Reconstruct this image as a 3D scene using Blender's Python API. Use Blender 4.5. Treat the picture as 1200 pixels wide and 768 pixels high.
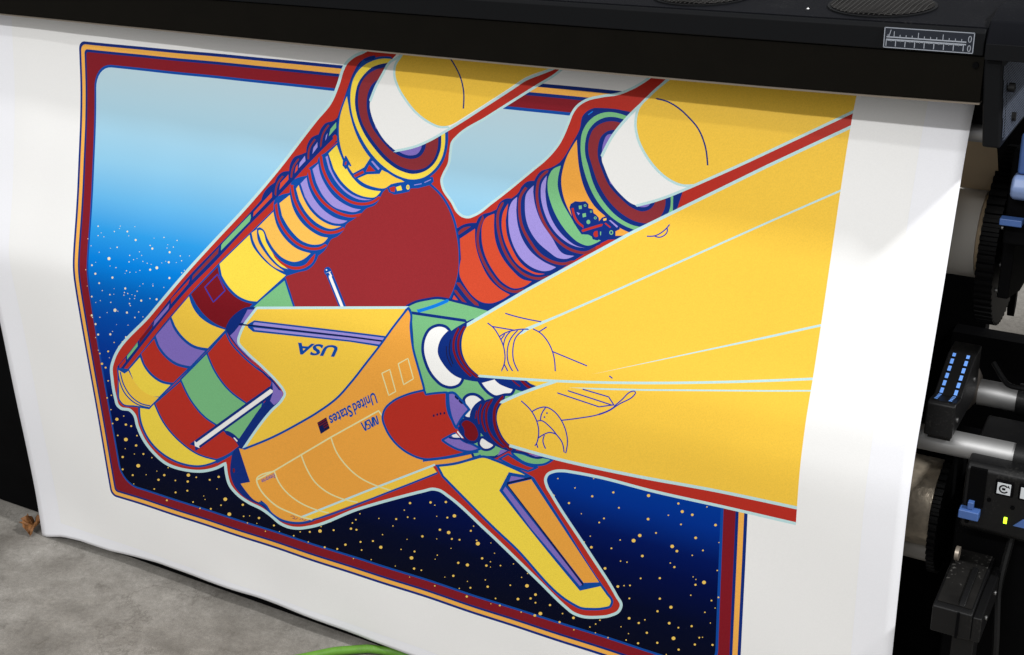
import bpy, math, random
import numpy as np
from mathutils import Matrix, Vector
from mathutils.geometry import delaunay_2d_cdt

for o in list(bpy.data.objects):
    bpy.data.objects.remove(o, do_unlink=True)
scene = bpy.context.scene
COL = scene.collection
random.seed(7)

# ------------------------------------------------------------------ camera
RC = np.array([[0.8652050688560121, -0.17477638210415145, 0.46997170668503746],
               [0.5004425179334632, 0.3594345348394549, -0.7876319580928393],
               [-0.031264597714966154, 0.9166569867858578, 0.39845011420050197]])
CAM = np.array([0.0, -1.2, 1.168])
FPX = 1516.5896
cd = bpy.data.cameras.new('camera')
cd.sensor_width = 36.0
cd.lens = FPX / 1200.0 * 36.0
cd.clip_start = 0.02
cd.clip_end = 60.0
cam = bpy.data.objects.new('camera', cd)
COL.objects.link(cam)
M4 = Matrix.Identity(4)
for i in range(3):
    for j in range(3):
        M4[i][j] = RC[i, j]
    M4[i][3] = CAM[i]
cam.matrix_world = M4
scene.camera = cam

# ------------------------------------------------------------------ world and lamps (an indoor workshop: ceiling strip lights)
world = bpy.data.worlds.new('World')
scene.world = world
world.use_nodes = True
bg = world.node_tree.nodes['Background']
bg.inputs['Color'].default_value = (1.0, 1.0, 1.0, 1)
bg.inputs['Strength'].default_value = 0.54


def lamp(name, loc, target, sx, sy, power, col):
    l = bpy.data.lights.new(name, 'AREA')
    l.shape = 'RECTANGLE'
    l.size = sx
    l.size_y = sy
    l.energy = power
    l.color = col
    o = bpy.data.objects.new(name, l)
    COL.objects.link(o)
    d = Vector(target) - Vector(loc)
    o.location = loc
    o.rotation_euler = d.to_track_quat('-Z', 'Y').to_euler()
    return o


WARM = (1.0, 0.995, 0.985)
lamp('ceiling_strip_far', (-0.7, -3.25, 3.20), (-0.8, 0, 0.7), 2.2, 0.08, 66, WARM)
lamp('ceiling_strip_mid', (-0.9, -1.78, 3.10), (-0.8, 0, 0.7), 2.2, 0.05, 13, WARM)
lamp('ceiling_panel_right', (2.05, -0.24, 3.55), (-0.6, 0, 0.7), 0.20, 0.20, 114, WARM)

scene.render.engine = 'CYCLES'
scene.view_settings.view_transform = 'Standard'
scene.view_settings.look = 'None'
scene.view_settings.exposure = 0.0
scene.view_settings.gamma = 1.0
scene.view_settings.use_curve_mapping = False
scene.render.resolution_x = 1024
scene.render.resolution_y = 655


# ------------------------------------------------------------------ materials
def lin(c):
    c = c / 255.0
    return c / 12.92 if c <= 0.04045 else ((c + 0.055) / 1.055) ** 2.4


def rgb(r, g, b, k=1.0):
    return (lin(r) * k, lin(g) * k, lin(b) * k, 1.0)


def mat(name, col, rough=0.5, metal=0.0, spec=0.5, noise=0.0, nscale=60.0, bump=0.0, bscale=300.0, emit=None, dust=0.0, dscale=420.0):
    m = bpy.data.materials.new(name)
    m.use_nodes = True
    nt = m.node_tree
    b = nt.nodes['Principled BSDF']
    b.inputs['Base Color'].default_value = col
    b.inputs['Roughness'].default_value = rough
    b.inputs['Metallic'].default_value = metal
    b.inputs['Specular IOR Level'].default_value = spec
    tc = None
    if noise or bump:
        tc = nt.nodes.new('ShaderNodeTexCoord')
    if noise:
        n = nt.nodes.new('ShaderNodeTexNoise')
        n.inputs['Scale'].default_value = nscale
        n.inputs['Detail'].default_value = 6
        nt.links.new(tc.outputs['Object'], n.inputs['Vector'])
        mr = nt.nodes.new('ShaderNodeMapRange')
        mr.inputs['From Min'].default_value = 0.25
        mr.inputs['From Max'].default_value = 0.75
        mr.inputs['To Min'].default_value = 1 - noise
        mr.inputs['To Max'].default_value = 1 + noise
        nt.links.new(n.outputs['Fac'], mr.inputs['Value'])
        mx = nt.nodes.new('ShaderNodeMix')
        mx.data_type = 'RGBA'
        mx.blend_type = 'MULTIPLY'
        mx.inputs['Factor'].default_value = 1.0
        mx.inputs['A'].default_value = col
        nt.links.new(mr.outputs['Result'], mx.inputs['B'])
        nt.links.new(mx.outputs['Result'], b.inputs['Base Color'])
    if dust:
        tc = tc or nt.nodes.new('ShaderNodeTexCoord')
        nd_ = nt.nodes.new('ShaderNodeTexNoise')
        nd_.inputs['Scale'].default_value = dscale
        nd_.inputs['Detail'].default_value = 2
        nt.links.new(tc.outputs['Object'], nd_.inputs['Vector'])
        nl = nt.nodes.new('ShaderNodeTexNoise')
        nl.inputs['Scale'].default_value = 14
        nl.inputs['Detail'].default_value = 5
        nt.links.new(tc.outputs['Object'], nl.inputs['Vector'])
        sm = nt.nodes.new('ShaderNodeMath')
        sm.operation = 'ADD'
        nt.links.new(nd_.outputs['Fac'], sm.inputs[0])
        nt.links.new(nl.outputs['Fac'], sm.inputs[1])
        rr = nt.nodes.new('ShaderNodeMapRange')
        rr.inputs['From Min'].default_value = 1.14
        rr.inputs['From Max'].default_value = 1.34
        rr.inputs['To Max'].default_value = dust
        nt.links.new(sm.outputs[0], rr.inputs['Value'])
        dm = nt.nodes.new('ShaderNodeMix')
        dm.data_type = 'RGBA'
        nt.links.new(rr.outputs['Result'], dm.inputs['Factor'])
        lk = b.inputs['Base Color'].links
        if lk:
            nt.links.new(lk[0].from_socket, dm.inputs['A'])
        else:
            dm.inputs['A'].default_value = col
        dm.inputs['B'].default_value = (.30, .29, .27, 1)
        nt.links.new(dm.outputs['Result'], b.inputs['Base Color'])
    if bump:
        n2 = nt.nodes.new('ShaderNodeTexNoise')
        n2.inputs['Scale'].default_value = bscale
        n2.inputs['Detail'].default_value = 4
        nt.links.new(tc.outputs['Object'], n2.inputs['Vector'])
        bp = nt.nodes.new('ShaderNodeBump')
        bp.inputs['Strength'].default_value = bump
        bp.inputs['Distance'].default_value = 0.001
        nt.links.new(n2.outputs['Fac'], bp.inputs['Height'])
        nt.links.new(bp.outputs['Normal'], b.inputs['Normal'])
    if emit:
        b.inputs['Emission Color'].default_value = col
        b.inputs['Emission Strength'].default_value = emit
    return m


# ------------------------------------------------------------------ object helpers
def tag(o, label=None, cat=None, group=None, kind=None):
    if label:
        o['label'] = label
    if cat:
        o['category'] = cat
    if group:
        o['group'] = group
    if kind:
        o['kind'] = kind
    return o


def empty(name, loc):
    o = bpy.data.objects.new(name, None)
    o.empty_display_size = 0.05
    o.location = loc
    COL.objects.link(o)
    return o


def wloc(o):
    p = Vector(o.location)
    return p + wloc(o.parent) if (o.parent and o.type == 'EMPTY') else p


class MB:
    """collects faces in world coordinates and links them as one mesh object"""

    def __init__(s):
        s.v = []
        s.f = []
        s.m = []

    def add(s, vs, fs, mi=0):
        n = len(s.v)
        s.v += [tuple(map(float, p)) for p in vs]
        for f in fs:
            s.f.append(tuple(i + n for i in f))
            s.m.append(mi)
        return s

    def box(s, x0, x1, y0, y1, z0, z1, mi=0):
        vs = [(x0, y0, z0), (x1, y0, z0), (x1, y1, z0), (x0, y1, z0), (x0, y0, z1), (x1, y0, z1), (x1, y1, z1), (x0, y1, z1)]
        return s.add(vs, [(0, 3, 2, 1), (4, 5, 6, 7), (0, 1, 5, 4), (1, 2, 6, 5), (2, 3, 7, 6), (3, 0, 4, 7)], mi)

    def prism(s, prof, x0, x1, mi=0, shear=0.0):
        """prof: (y, z) outline, extruded along x"""
        n = len(prof)
        zt = max(p[1] for p in prof)
        vs = [(x0 + shear * (zt - z), y, z) for y, z in prof] + [(x1 + shear * (zt - z), y, z) for y, z in prof]
        a = sum(prof[i][0] * prof[(i + 1) % n][1] - prof[(i + 1) % n][0] * prof[i][1] for i in range(n))
        fs = [tuple(reversed(range(n))), tuple(range(n, 2 * n))]
        fs += [(i, (i + 1) % n, n + (i + 1) % n, n + i) for i in range(n)]
        if a < 0:
            fs = [tuple(reversed(f)) for f in fs]
        return s.add(vs, fs, mi)

    def cyl(s, x0, x1, y, z, r, n=32, r2=None, mi=0, axis='x'):
        r2 = r if r2 is None else r2
        vs = []
        for (a, rr) in ((x0, r), (x1, r2)):
            for k in range(n):
                t = 2 * math.pi * k / n
                if axis == 'x':
                    vs.append((a, y + rr * math.cos(t), z + rr * math.sin(t)))
                elif axis == 'y':
                    vs.append((y + rr * math.cos(t), a, z + rr * math.sin(t)))
                else:
                    vs.append((y + rr * math.cos(t), z + rr * math.sin(t), a))
        fs = [tuple(reversed(range(n))), tuple(range(n, 2 * n))]
        fs += [(i, (i + 1) % n, n + (i + 1) % n, n + i) for i in range(n)]
        if axis == 'y':
            fs = [tuple(reversed(f)) for f in fs]
        return s.add(vs, fs, mi)

    def tube(s, pts, r, n=10, mi=0):
        pts = [Vector(p) for p in pts]
        vs = []
        for i, p in enumerate(pts):
            t = (pts[min(i + 1, len(pts) - 1)] - pts[max(i - 1, 0)]).normalized()
            u = t.cross(Vector((0, 0, 1)))
            if u.length < 1e-4:
                u = t.cross(Vector((0, 1, 0)))
            u.normalize()
            w = u.cross(t)
            for k in range(n):
                a = 2 * math.pi * k / n
                vs.append(p + u * (r * math.cos(a)) + w * (r * math.sin(a)))
        fs = []
        for i in range(len(pts) - 1):
            for k in range(n):
                a, b = i * n + k, i * n + (k + 1) % n
                fs.append((a, b, b + n, a + n))
        fs.append(tuple(reversed(range(n))))
        fs.append(tuple(range((len(pts) - 1) * n, len(pts) * n)))
        return s.add(vs, fs, mi)

    def build(s, name, mats, parent=None, smooth=False, bevel=0.0, kind=None):
        me = bpy.data.meshes.new(name)
        me.from_pydata(s.v, [], s.f)
        if not isinstance(mats, (list, tuple)):
            mats = [mats]
        for m in mats:
            me.materials.append(m)
        me.polygons.foreach_set('material_index', s.m)
        if smooth:
            me.shade_smooth()
            me.set_sharp_from_angle(angle=math.radians(35))
        me.update()
        o = bpy.data.objects.new(name, me)
        COL.objects.link(o)
        if bevel:
            b = o.modifiers.new('bevel', 'BEVEL')
            b.width = bevel
            b.segments = 3
            b.limit_method = 'ANGLE'
            b.angle_limit = math.radians(30)
            b.harden_normals = True
            me.shade_smooth()
        attach(o, parent)
        if kind:
            o['kind'] = kind
        return o


def attach(o, parent):
    if parent is None:
        return
    o.parent = parent
    # meshes hold world coordinates; undo the offset of the parent chain
    off = Vector((0, 0, 0))
    p = parent
    while p is not None:
        if p.type == 'EMPTY':
            off += Vector(p.location)
        p = p.parent
    if parent.type == 'EMPTY':
        o.matrix_parent_inverse = Matrix.Translation(-off)
    else:
        o.matrix_parent_inverse = Matrix.Identity(4)


# ------------------------------------------------------------------ the hanging sheet: Y = F(X, Z)
LZ = [0, .40, .47, .50, .512, .524, .554, .59, .6255, .659, .7088, .738, .768, .813, .845, .88, .92]
LY = [0, 0, 0, .0008, .0022, .0048, .0141, .0259, .0366, .0456, .0588, .0657, .0720, .0795, .0850, .096, .125]
RZ = [0, .40, .445, .4700, .515, .565, .63, .69, .75, .795, .8266, .843, .86, .88, .92]
RY = [0, 0, .0004, .0024, .0118, .0295, .0490, .0660, .0815, .0945, .1065, .115, .127, .145, .19]
XL, XR = -1.4635, -.2441
SHEET_L, SHEET_R, SHEET_TOP = -1.650, -0.2441, 0.905
_zt = np.arange(-0.15, 1.05, 0.001)


def _smooth(zs, ys):
    y = np.interp(_zt, zs, ys)
    k = np.exp(-0.5 * (np.arange(-36, 37) / 9.0) ** 2)
    k /= k.sum()
    return np.convolve(np.pad(y, 36, mode='edge'), k, mode='valid')


_tl, _tr = _smooth(LZ, LY), _smooth(RZ, RY)


def F(X, Z):
    X = np.asarray(X, float)
    Z = np.asarray(Z, float)
    w = np.clip((X - XL) / (XR - XL), -.15, 1.)
    y = (1 - w) * np.interp(Z, _zt, _tl) + w * np.interp(Z, _zt, _tr)
    # the sheet is never quite flat
    y = y + 0.0007 * np.sin(X * 21.0 + Z * 9.0) * np.sin(Z * 16.0 - X * 5.0 + 1.0) + 0.0004 * np.sin(X * 47.0 - Z * 13.0)
    # slack ripples towards the free bottom edge
    k = np.clip((0.10 - Z) / 0.10, 0, 1) ** 2
    y = y + k * (0.0026 * np.sin(X * 13.0 + 0.6) + 0.0010 * np.sin(X * 37.0) - 0.002)
    return y


def Fn(X, Z):
    e = 0.002
    dx = (F(X + e, Z) - F(X - e, Z)) / (2 * e)
    dz = (F(X, Z + e) - F(X, Z - e)) / (2 * e)
    n = np.stack([dx, -np.ones_like(dx), dz], -1)
    return n / np.linalg.norm(n, axis=-1, keepdims=True)


def trace_to_sheet(P):
    """trace units (the drawing units of the artwork) -> X, Z on the hanging sheet"""
    P = np.asarray(P, float)
    r = np.stack([(P[:, 0] - 600) / FPX, -(P[:, 1] - 384) / FPX, -np.ones(len(P))], -1) @ RC.T
    Y = np.zeros(len(P))
    for _ in range(40):
        t = (Y - CAM[1]) / r[:, 1]
        X = CAM[0] + r[:, 0] * t
        Z = CAM[2] + r[:, 2] * t
        Y = .5 * Y + .5 * F(X, Z)
    return X, Z


def sheet_to_trace(X, Z):
    Q = np.stack([X, F(X, Z), Z], -1) - CAM
    q = Q @ RC
    return np.stack([600 + FPX * q[:, 0] / -q[:, 2], 384 - FPX * q[:, 1] / -q[:, 2]], -1)

# ------------------------------------------------------------------ the artwork, drawn as flat inked areas in trace units
INK = {
    'cream': rgb(246, 246, 245), 'navy': rgb(2, 42, 126), 'blue': rgb(0, 74, 164), 'sky_blue': rgb(0, 124, 224),
    'deep': rgb(2, 22, 84), 'gold': rgb(250, 183, 82), 'border': rgb(132, 20, 34), 'red': rgb(186, 46, 34),
    'tank': rgb(152, 40, 46), 'vermilion': rgb(214, 76, 46), 'wine': rgb(122, 12, 26), 'rust': rgb(138, 44, 52),
    'lemon': rgb(250, 222, 76), 'yellow': rgb(249, 207, 72), 'plume': rgb(251, 205, 72), 'orange': rgb(242, 169, 68),
    'peach': rgb(250, 194, 88), 'purple': rgb(160, 146, 220), 'violet': rgb(132, 112, 196), 'green': rgb(122, 190, 132),
    'white': rgb(246, 246, 244), 'aqua': rgb(194, 228, 230), 'straw': rgb(230, 226, 168), 'pen': rgb(48, 58, 172),
    'star': rgb(252, 210, 100), 'star_pale': rgb(250, 236, 200), 'black_blue': rgb(22, 18, 60), 'mauve': rgb(150, 96, 96),
}
SHAPES = []        # (element, ink, kind, loops or polyline, width)
ELEMENTS = []


def parse(s):
    out = []
    for t in s.split():
        c = t.endswith('*')
        x, y = t.rstrip('*').split(',')
        out.append((float(x), float(y), c))
    return out


def spline(pts, closed, smooth=True, step=2.5):
    n = len(pts)
    P = [np.array(p[:2]) for p in pts]
    out = []
    segs = n if closed else n - 1
    for i in range(segs):
        p1, p2 = P[i], P[(i + 1) % n]
        d = np.linalg.norm(p2 - p1)
        k = max(1, int(math.ceil(d / step)))
        if not smooth:
            for j in range(k):
                out.append(p1 + (p2 - p1) * j / k)
            continue
        p0 = P[(i - 1) % n] if (closed or i > 0) else None
        p3 = P[(i + 2) % n] if (closed or i + 2 < n) else None
        if pts[i][2]:
            p0 = None
        if pts[(i + 1) % n][2]:
            p3 = None

        def tan(a, b, c):
            la, lc = np.linalg.norm(b - a), np.linalg.norm(c - b)
            return ((b - a) / max(la, 1e-6) * lc + (c - b) / max(lc, 1e-6) * la) / max(la + lc, 1e-6)
        m1 = tan(p0, p1, p2) * d if p0 is not None else None
        m2 = tan(p1, p2, p3) * d if p3 is not None else None
        if m1 is None and m2 is None:
            m1 = m2 = p2 - p1
        elif m1 is None:
            m1 = 1.5 * (p2 - p1) - .5 * m2
        elif m2 is None:
            m2 = 1.5 * (p2 - p1) - .5 * m1
        for j in range(k):
            t = j / k
            out.append((2 * t**3 - 3 * t * t + 1) * p1 + (t**3 - 2 * t * t + t) * m1 + (-2 * t**3 + 3 * t * t) * p2 + (t**3 - t * t) * m2)
    if not closed:
        out.append(P[-1])
    return np.array(out)


EL = 'printed_ground'


def fill(ink, path, smooth=True):
    loops = [spline(parse(p), True, smooth) for p in path.split('|')]
    SHAPES.append((EL, ink, 'fill', loops, 0))


def fillp(ink, path):
    fill(ink, path, False)


def line(ink, w, path, closed=False, smooth=True):
    if ink in ('blue', 'navy'):
        w *= 1.14
    SHAPES.append((EL, ink, 'line', spline(parse(path), closed, smooth), w))


def both(ink, edge, w, path, smooth=True):
    """an area with an outline"""
    loops = [spline(parse(path), True, smooth)]
    w *= 1.14
    SHAPES.append((EL, ink, 'fill', loops, 0))
    SHAPES.append((EL, edge, 'line', np.vstack([loops[0], loops[0][:1]]), w))


def disc(ink, x, y, r, ry=None, n=10):
    ry = ry or r
    a = np.arange(n) * 2 * math.pi / n
    SHAPES.append((EL, ink, 'fill', [np.stack([x + r * np.cos(a), y + ry * np.sin(a)], -1)], 0))


def crop(ox, oy, s, path):
    """coordinates noted on an enlarged detail"""
    return ' '.join('%.2f,%.2f%s' % (ox + x / s, oy + y / s, '*' if c else '') for x, y, c in parse(path))


def rrect(x0, x1, z0, z1, r, n=8):
    pts = []
    for cx, cz, a0 in ((x1 - r, z0 + r, -90), (x1 - r, z1 - r, 0), (x0 + r, z1 - r, 90), (x0 + r, z0 + r, 180)):
        for k in range(n + 1):
            a = math.radians(a0 + 90 * k / n)
            pts.append((cx + r * math.cos(a), cz + r * math.sin(a)))
    out = []
    for i in range(len(pts)):
        p, q = np.array(pts[i]), np.array(pts[(i + 1) % len(pts)])
        k = max(1, int(np.linalg.norm(q - p) / .006))
        out += [p + (q - p) * j / k for j in range(k)]
    out = np.array(out)
    return sheet_to_trace(out[:, 0], out[:, 1])


# --- ground and border
SHAPES.append((EL, 'cream', 'fill', [rrect(-1.598, -.289, .040, .8995, .0005)], 0))
EL = 'picture_border'
BX0, BX1, BZ0, BZ1 = -1.4635, -.4170, .129, .829
d = 0
for ink, w, r in (('navy', .0040, .011), ('gold', .0064, .009), ('navy', .0037, .006), ('border', .0142, .004), ('blue', .0035, .034)):
    SHAPES.append((EL, ink, 'fill', [rrect(BX0 + d, BX1 - d, BZ0 + d, BZ1 - d, r)], 0))
    d += w
EL = 'printed_sky'
SHAPES.append((EL, 'SKY', 'fill', [rrect(BX0 + d, BX1 - d, BZ0 + d, BZ1 - d, .031)], 0))

# --- stars
EL = 'star'
ST = {
    (0, 192): "460,293 536,318 597,318 487,343 412,352 636,358 427,385 549,392 714,398 465,415 795,415 608,430 664,430 888,432 511,445* 626,450 851,455 690,467 791,462 431,476 402,497 704,497 735,488* 593,502 447,516 864,500 527,534 794,536 465,560 670,563 717,573 768,580 587,585 643,598 515,614 430,623 703,632 734,636 470,642 662,642 607,656 539,687* 650,695 502,698 595,698 430,711 468,720 632,721 670,718 448,752 600,757",
    (0, 384): "460,33 448,47 517,32 535,70 575,68 560,90 507,112 468,122 590,45 478,170 495,188 507,250 502,330 522,318 520,385 580,415 548,430* 528,450 590,455 615,462 552,506 590,525* 642,507 638,553 587,568 630,593 575,607 672,593 712,610 648,648* 788,657 575,665 622,692 685,690 735,673 770,692 743,714 822,717 883,692* 920,702 880,722 983,714 1025,700 878,765 1017,757 627,733 723,757",
    (0, 576): "823,5 955,22 961,38 1056,37* 1036,65 1138,63 988,82 937,80 1075,107* 1142,117 1170,115 782,42 905,50 1160,148",
    (300, 576): "14,125 4,150 84,160 110,188 44,187 177,208 245,237 207,190 252,190 300,186* 364,182 350,143 305,165 322,262 381,270 419,250 468,133 487,105 471,180 445,175 452,148 490,237 495,275 548,233 540,320 457,315 585,262* 593,203 642,162 576,127 653,350 657,130 722,55 695,88 711,121 743,127 708,225 680,272 743,282 729,312* 780,211 741,362 775,370 838,65 818,52 890,50 847,117 897,123 862,180 903,193* 930,115* 847,223 918,223 954,227 914,267 850,299 840,318 1040,245* 1007,185 1020,163 1101,242 1034,230 948,335 991,345* 1118,290 1060,314 1099,330 1080,348 1099,355 1146,348 925,396 885,402 991,422 1075,415 1086,447 1005,452 953,455 1192,440 838,443 988,493 1123,502 1143,535 1101,527 720,402",
    (600, 576): "195,20 376,23 475,5 267,55 501,77 640,20* 325,105 431,127 409,146 780,57 733,112 638,130 798,95* 845,110 792,155 914,73 954,158 970,240 861,218 675,195 367,210 337,238 372,262 466,267 570,231* 599,207* 507,228 751,258* 773,280 895,277 845,300 611,303 509,327 539,332 761,355 742,336 962,371 436,361 693,407 603,408 862,413 849,401 900,427* 860,438 553,441 525,442 496,446 550,502 693,503 935,512 968,497 952,547 838,487 745,543* 682,562 904,567 440,402 623,602 594,617 549,595 737,618 511,635 842,632 780,639 930,617 546,667 632,663 535,697 591,712 450,686 681,710 757,689* 878,686 893,684 857,718 781,742 940,720 723,765 392,622 412,604 365,636 391,663 290,649 288,593 223,613 237,573 133,573* 107,582 178,533 110,522 168,468 110,484 70,443* 45,403 73,385 7,340 28,505 43,566 87,502",
    (600, 384): "295,752 215,708 383,708",
}
for (ox, oy), s in ST.items():
    for x, y, big in parse(s):
        px, py = ox + x / 4, oy + y / 4
        r = random.uniform(1.9, 2.4) if big else random.choice((.6, .75, .95, 1.2, 1.45))
        if not big and px > 600:
            r *= 1.15
        pale = py < 400 and px < 300
        disc('star_pale' if pale else 'star', px, py, r * (.85 if pale else 1), r * .92, 10 if big else 8)

for k in range(70):
    px, py = random.uniform(100, 215), random.uniform(265, 425)
    if py < 425 - (px - 135) * 1.05 - 12 and px > 98 + max(0, (py - 330)) * .2:
        disc('star_pale', px, py, random.uniform(.4, .75), None, 6)

# --- the halo round the spacecraft
EL = 'printed_halo'
POCKET = "664,76* 650,88 632,99 600,119 570,138 537,159 530,167 528,178 526,192 520,204 517.5,211 519,220 530,237.5 537,249.5 542,253.3 548.7,254.7 556.5,252 576.7,237.5 623.3,200 640,186 655,168 662,154 666,144 671,132 676,125 686,118 705,113 725,110 740,104 760,92 776,78* "
OUT1 = "440,52* 426,61 414,66.7 405.3,74.7 401.3,82.7 397.3,96 394,105.3 387.3,120 370,141.3 324.7,200 290,241 250,284 220,317 176,369 133.3,421 130.7,430 131.5,445 135.3,466.7 138,475.3 142,478.7 152,480.7 156.7,485.3 161.3,500 168,514.7 180,530.7 195,543.5 217.5,551 240,552 255,548 264,543* 265.5,556 269.3,568.7 277.3,578.7 290.7,588.7 306.7,596.7 318.7,605.3 328,613.3 338.7,618 350.7,619.3 361.3,618 420,596.7 460,585 497,575.5 506.7,573.3 516,575.3 524,580.7 568,620 633,682.7 662.7,711.5 670.7,718 680,722 700,723.5 715,721.5 725,716.5 728,709.5 722.5,698.5 690,647 646.7,580 640.7,569.3 639.3,561.3 642,556 649.3,552.7 660,552 672,553.7 700,559 762,575 850,594.7 931,613.5 960,620* 1000,350* 1030,70*"
fill('red', OUT1 + ' | ' + POCKET)
line('aqua', 3.4, OUT1.replace(' 960,620* 1000,350* 1030,70*', ' 960,620*'))
line('aqua', 3.0, POCKET)

# --- external tank
EL = 'printed_tank'
both('tank', 'blue', 2.4, "480,200* 505,217 517.5,229.5 530,252 536,274.5 538.7,297 537.5,322 532.5,339.5 526,353* 476,364* 345,364* 338.7,342 333.7,328 340,270*")
both('green', 'blue', 2, "334,327* 338.7,342 345.5,362* 292,362*")
both('lemon', 'blue', 2.2, "163,476* 164,490.7 169.3,506.7 178.7,521.3 192,533.3 212.5,543.5 235,546.5 255,540.5 274,529* 262,470* 190,462*")
both('red', 'blue', 1.8, "181,473* 192.5,496.5 212.5,519 232.5,532.7 254,539* 264,535 280,524* 300,480* 213,445*")
both('green', 'blue', 1.8, "211.5,445* 225,471.5 240,489 256,500 270,510 284,517* 306,484* 310,460* 243,413*")
both('red', 'blue', 1.8, "242.5,414* 252.5,436.5 267.5,456.5 289,473* 305,462 318,452 318.7,447 316,443 300,431 280,413 270,401 264.5,389*")
line('blue', 3.2, "254,541.5 265,535.5 274,530")
line('navy', 9.5, "231,521 318,458")
line('white', 5, "231.5,520.8 317,459")
line('navy', 4.2, "266.5,507.5 272,510.5 282,522")
line('white', 1.5, "274.5,513.5 279.5,519", smooth=False)
line('blue', 7, "385,319 402,361")
disc('blue', 384, 318, 4.4, 5.2)
line('white', 3.4, "387,325 401.5,361")
line('white', 1.6, "386,319.5 388.5,324")
disc('white', 382.6, 316.5, .9)

# --- booster in front of the sky
EL = 'printed_booster'
fill('navy', "137.3,430* 162.7,398.7 181.3,374 220,325.3 256,288 295.3,246.7 306,234.7* 308.7,227 314,220 322,214* 324,208.7 330.7,202 338.7,200.5* 340,192.7 345.3,184 353.3,181 358.7,178.7* 360,170 365.3,161.3 373.3,157.7* 376.7,150 381.3,144.7 390.7,141.7 395.3,138* 402,118.7 408,101.3 414,85.3 421.3,73.3 428.7,68 439.3,65* 445,80* 420,150* 395,166* 351,205* 254,305* 144,440*")
for p in ("293.5,251 294,255 292.7,259.5 258.9,294 259.3,287.5 261.3,284.5", ):
    fillp('green', p)
fillp('rust', "256.7,290 255.3,297.3 224.7,328.7 226,323.3")
fillp('red', "222.5,327 220.3,333 200.3,356.5 200.3,350.7")
fillp('violet', "198.7,355.7 197.5,362 179.6,383 181,376")
fillp('wine', "178.7,379.3 178,384.7 163.5,403 163.5,397.3")
fillp('green', "161.3,401.3 161.3,406 148.9,421.7 148.9,417.3")
fillp('red', "147.3,419.3 147.3,424 140,433.6 140,428")
fillp('vermilion', "318.7,225.3 318.7,231.3 296.7,254 297.3,248.7")
fillp('vermilion', "338,204.7 338,210.7 327.3,222.7 328.7,214.7")
fillp('purple', "357.3,182.7 358,188.7 350,197.3 351.3,190.7")
fillp('vermilion', "348.7,192.7 348.7,199.3 345.3,203.3 346.7,196")
fillp('purple', "372,166.7 372,172.7 366,180.7 367.3,173.3")
fillp('purple', "384,156 382.7,162 381,165.3 382,159")
fillp('green', "394,143.3 394,150 385.3,160 387.3,151.3")
for a in ("322.7,228 324.7,216.7 331.3,206.7", "341.3,208 344,195.3 349.3,187.3", "361.3,186.7 362.7,174 369.3,163.3", "376,170.7 378.7,156.7 385.3,146.7"):
    line('rust', 2.0, a)
line('red', 4.6, "144.5,436.7 164,411.5 194.5,373 220,343 253,309.3 290,269.3 316.7,242.7 343,215.7 357.5,199.7 372,184.5 391,165.5")
# blue body behind all rings
fill('blue', "137,431* 138,445 139.5,470 144,475 160,477.5 175,480* 186.7,467.5 202.7,451.5 222.7,432.2 241.3,413 265.3,390* 300,357.5 336.5,323.5* 349,319.5 361.3,316 370,307 373,300* 381,293 385,286* 388,281 396,277 403,270* 406,263 414,257.5 424,250* 428,245.5 440,240 446,231* 450,224 456,220* 474,215* 510,203* 440,75* 425,70* 410,100* 403,116* 396.5,137 395,155 395,167.5* 385,176 380,180* 374,184 372,190* 362,197* 359.7,206* 342,213 339.5,226* 322,234 320.5,246* 294,272* 263,301.5* 222.7,344* 181.3,394* 149.5,432.5*")
fill('yellow', "139,434* 139.6,457 140.6,468.5 144.5,473.3 158,475.3 174.3,477.8* 186,465.8* 176,463 165.5,457 156.3,445.5 150.5,434.8* 146,438*")
line('blue', 1.3, "138,433 140,446 147,462 160,473.5 175,478")
line('blue', 1.3, "141,436.5 145,451 155,466 165,473 176,475.8")
fill('lemon', "151.5,433.2* 164,419* 168,429 177.3,441 189.3,449 199.7,451.3* 186.5,465* 176,463.3 165.5,457 156.3,445.5*")
fill('red', "165.5,415* 180.7,397.5* 184.3,407 193.7,419.3 206,428.3 219.7,432* 203,448.7* 190,446 178.3,438 169.3,426.5*")
fill('violet', "182.5,393.7* 199.2,374.3* 203,384.3 212.5,397.3 226,407.5 240.3,411.3* 223,429.3* 207.3,425.3 195.5,417 186.5,405.3*")
fill('yellow', "201,371.5* 221.5,347.5* 225.3,359 234.3,371.7 246,380 264,386.7* 243.5,408.2* 227.3,404.6 214.3,394.6 205.3,382.3*")
fill('wine', "223.7,345* 255.2,312.7* 257.7,325 267,339.7 279.3,350.5 291.7,355.5 296,356.3* 266,385.3* 252.6,379.5 241,370.6 230,357*")
line('pen', 1.3, "254.9,321.6 263.7,340.7 250,354.3 240,336.7 254.9,321.6", smooth=False)
fill('lemon', "257.3,309.5* 292.5,275.3* 295,286 304.5,300 317,312 330,320.3 335,322.7* 301,353.5* 292,352.5 281,348 269.3,337.6 260,323.3*")
fill('peach', "294.8,273* 301,268.8* 302,281 310.7,296.5 321,308.7 333,318* 322.7,314 311,304 301,291 296.5,281*")
fill('lemon', "303.7,269.6 305.7,269.8 312.3,284.5 320.5,298 328.5,307.8 337.3,315.6* 330,313 319.5,303.5 310.7,291 305,279")
fill('red', "314.3,285.5* 321.5,298.5 333.3,308.8 345.3,312.8 358,310 364,303 369.5,297.3* 366.5,307 358,313.7 346,316.3 333.5,312.3 322,302*")
fill('peach', "300.5,268.2* 320.3,248.3* 325,265.8 334.7,280.7 348,291.7 364,297* 353.3,305.1 345.3,307.1 333.3,303.6 321.6,293 314,280.5 308,268.5 304,266.3*")
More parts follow.
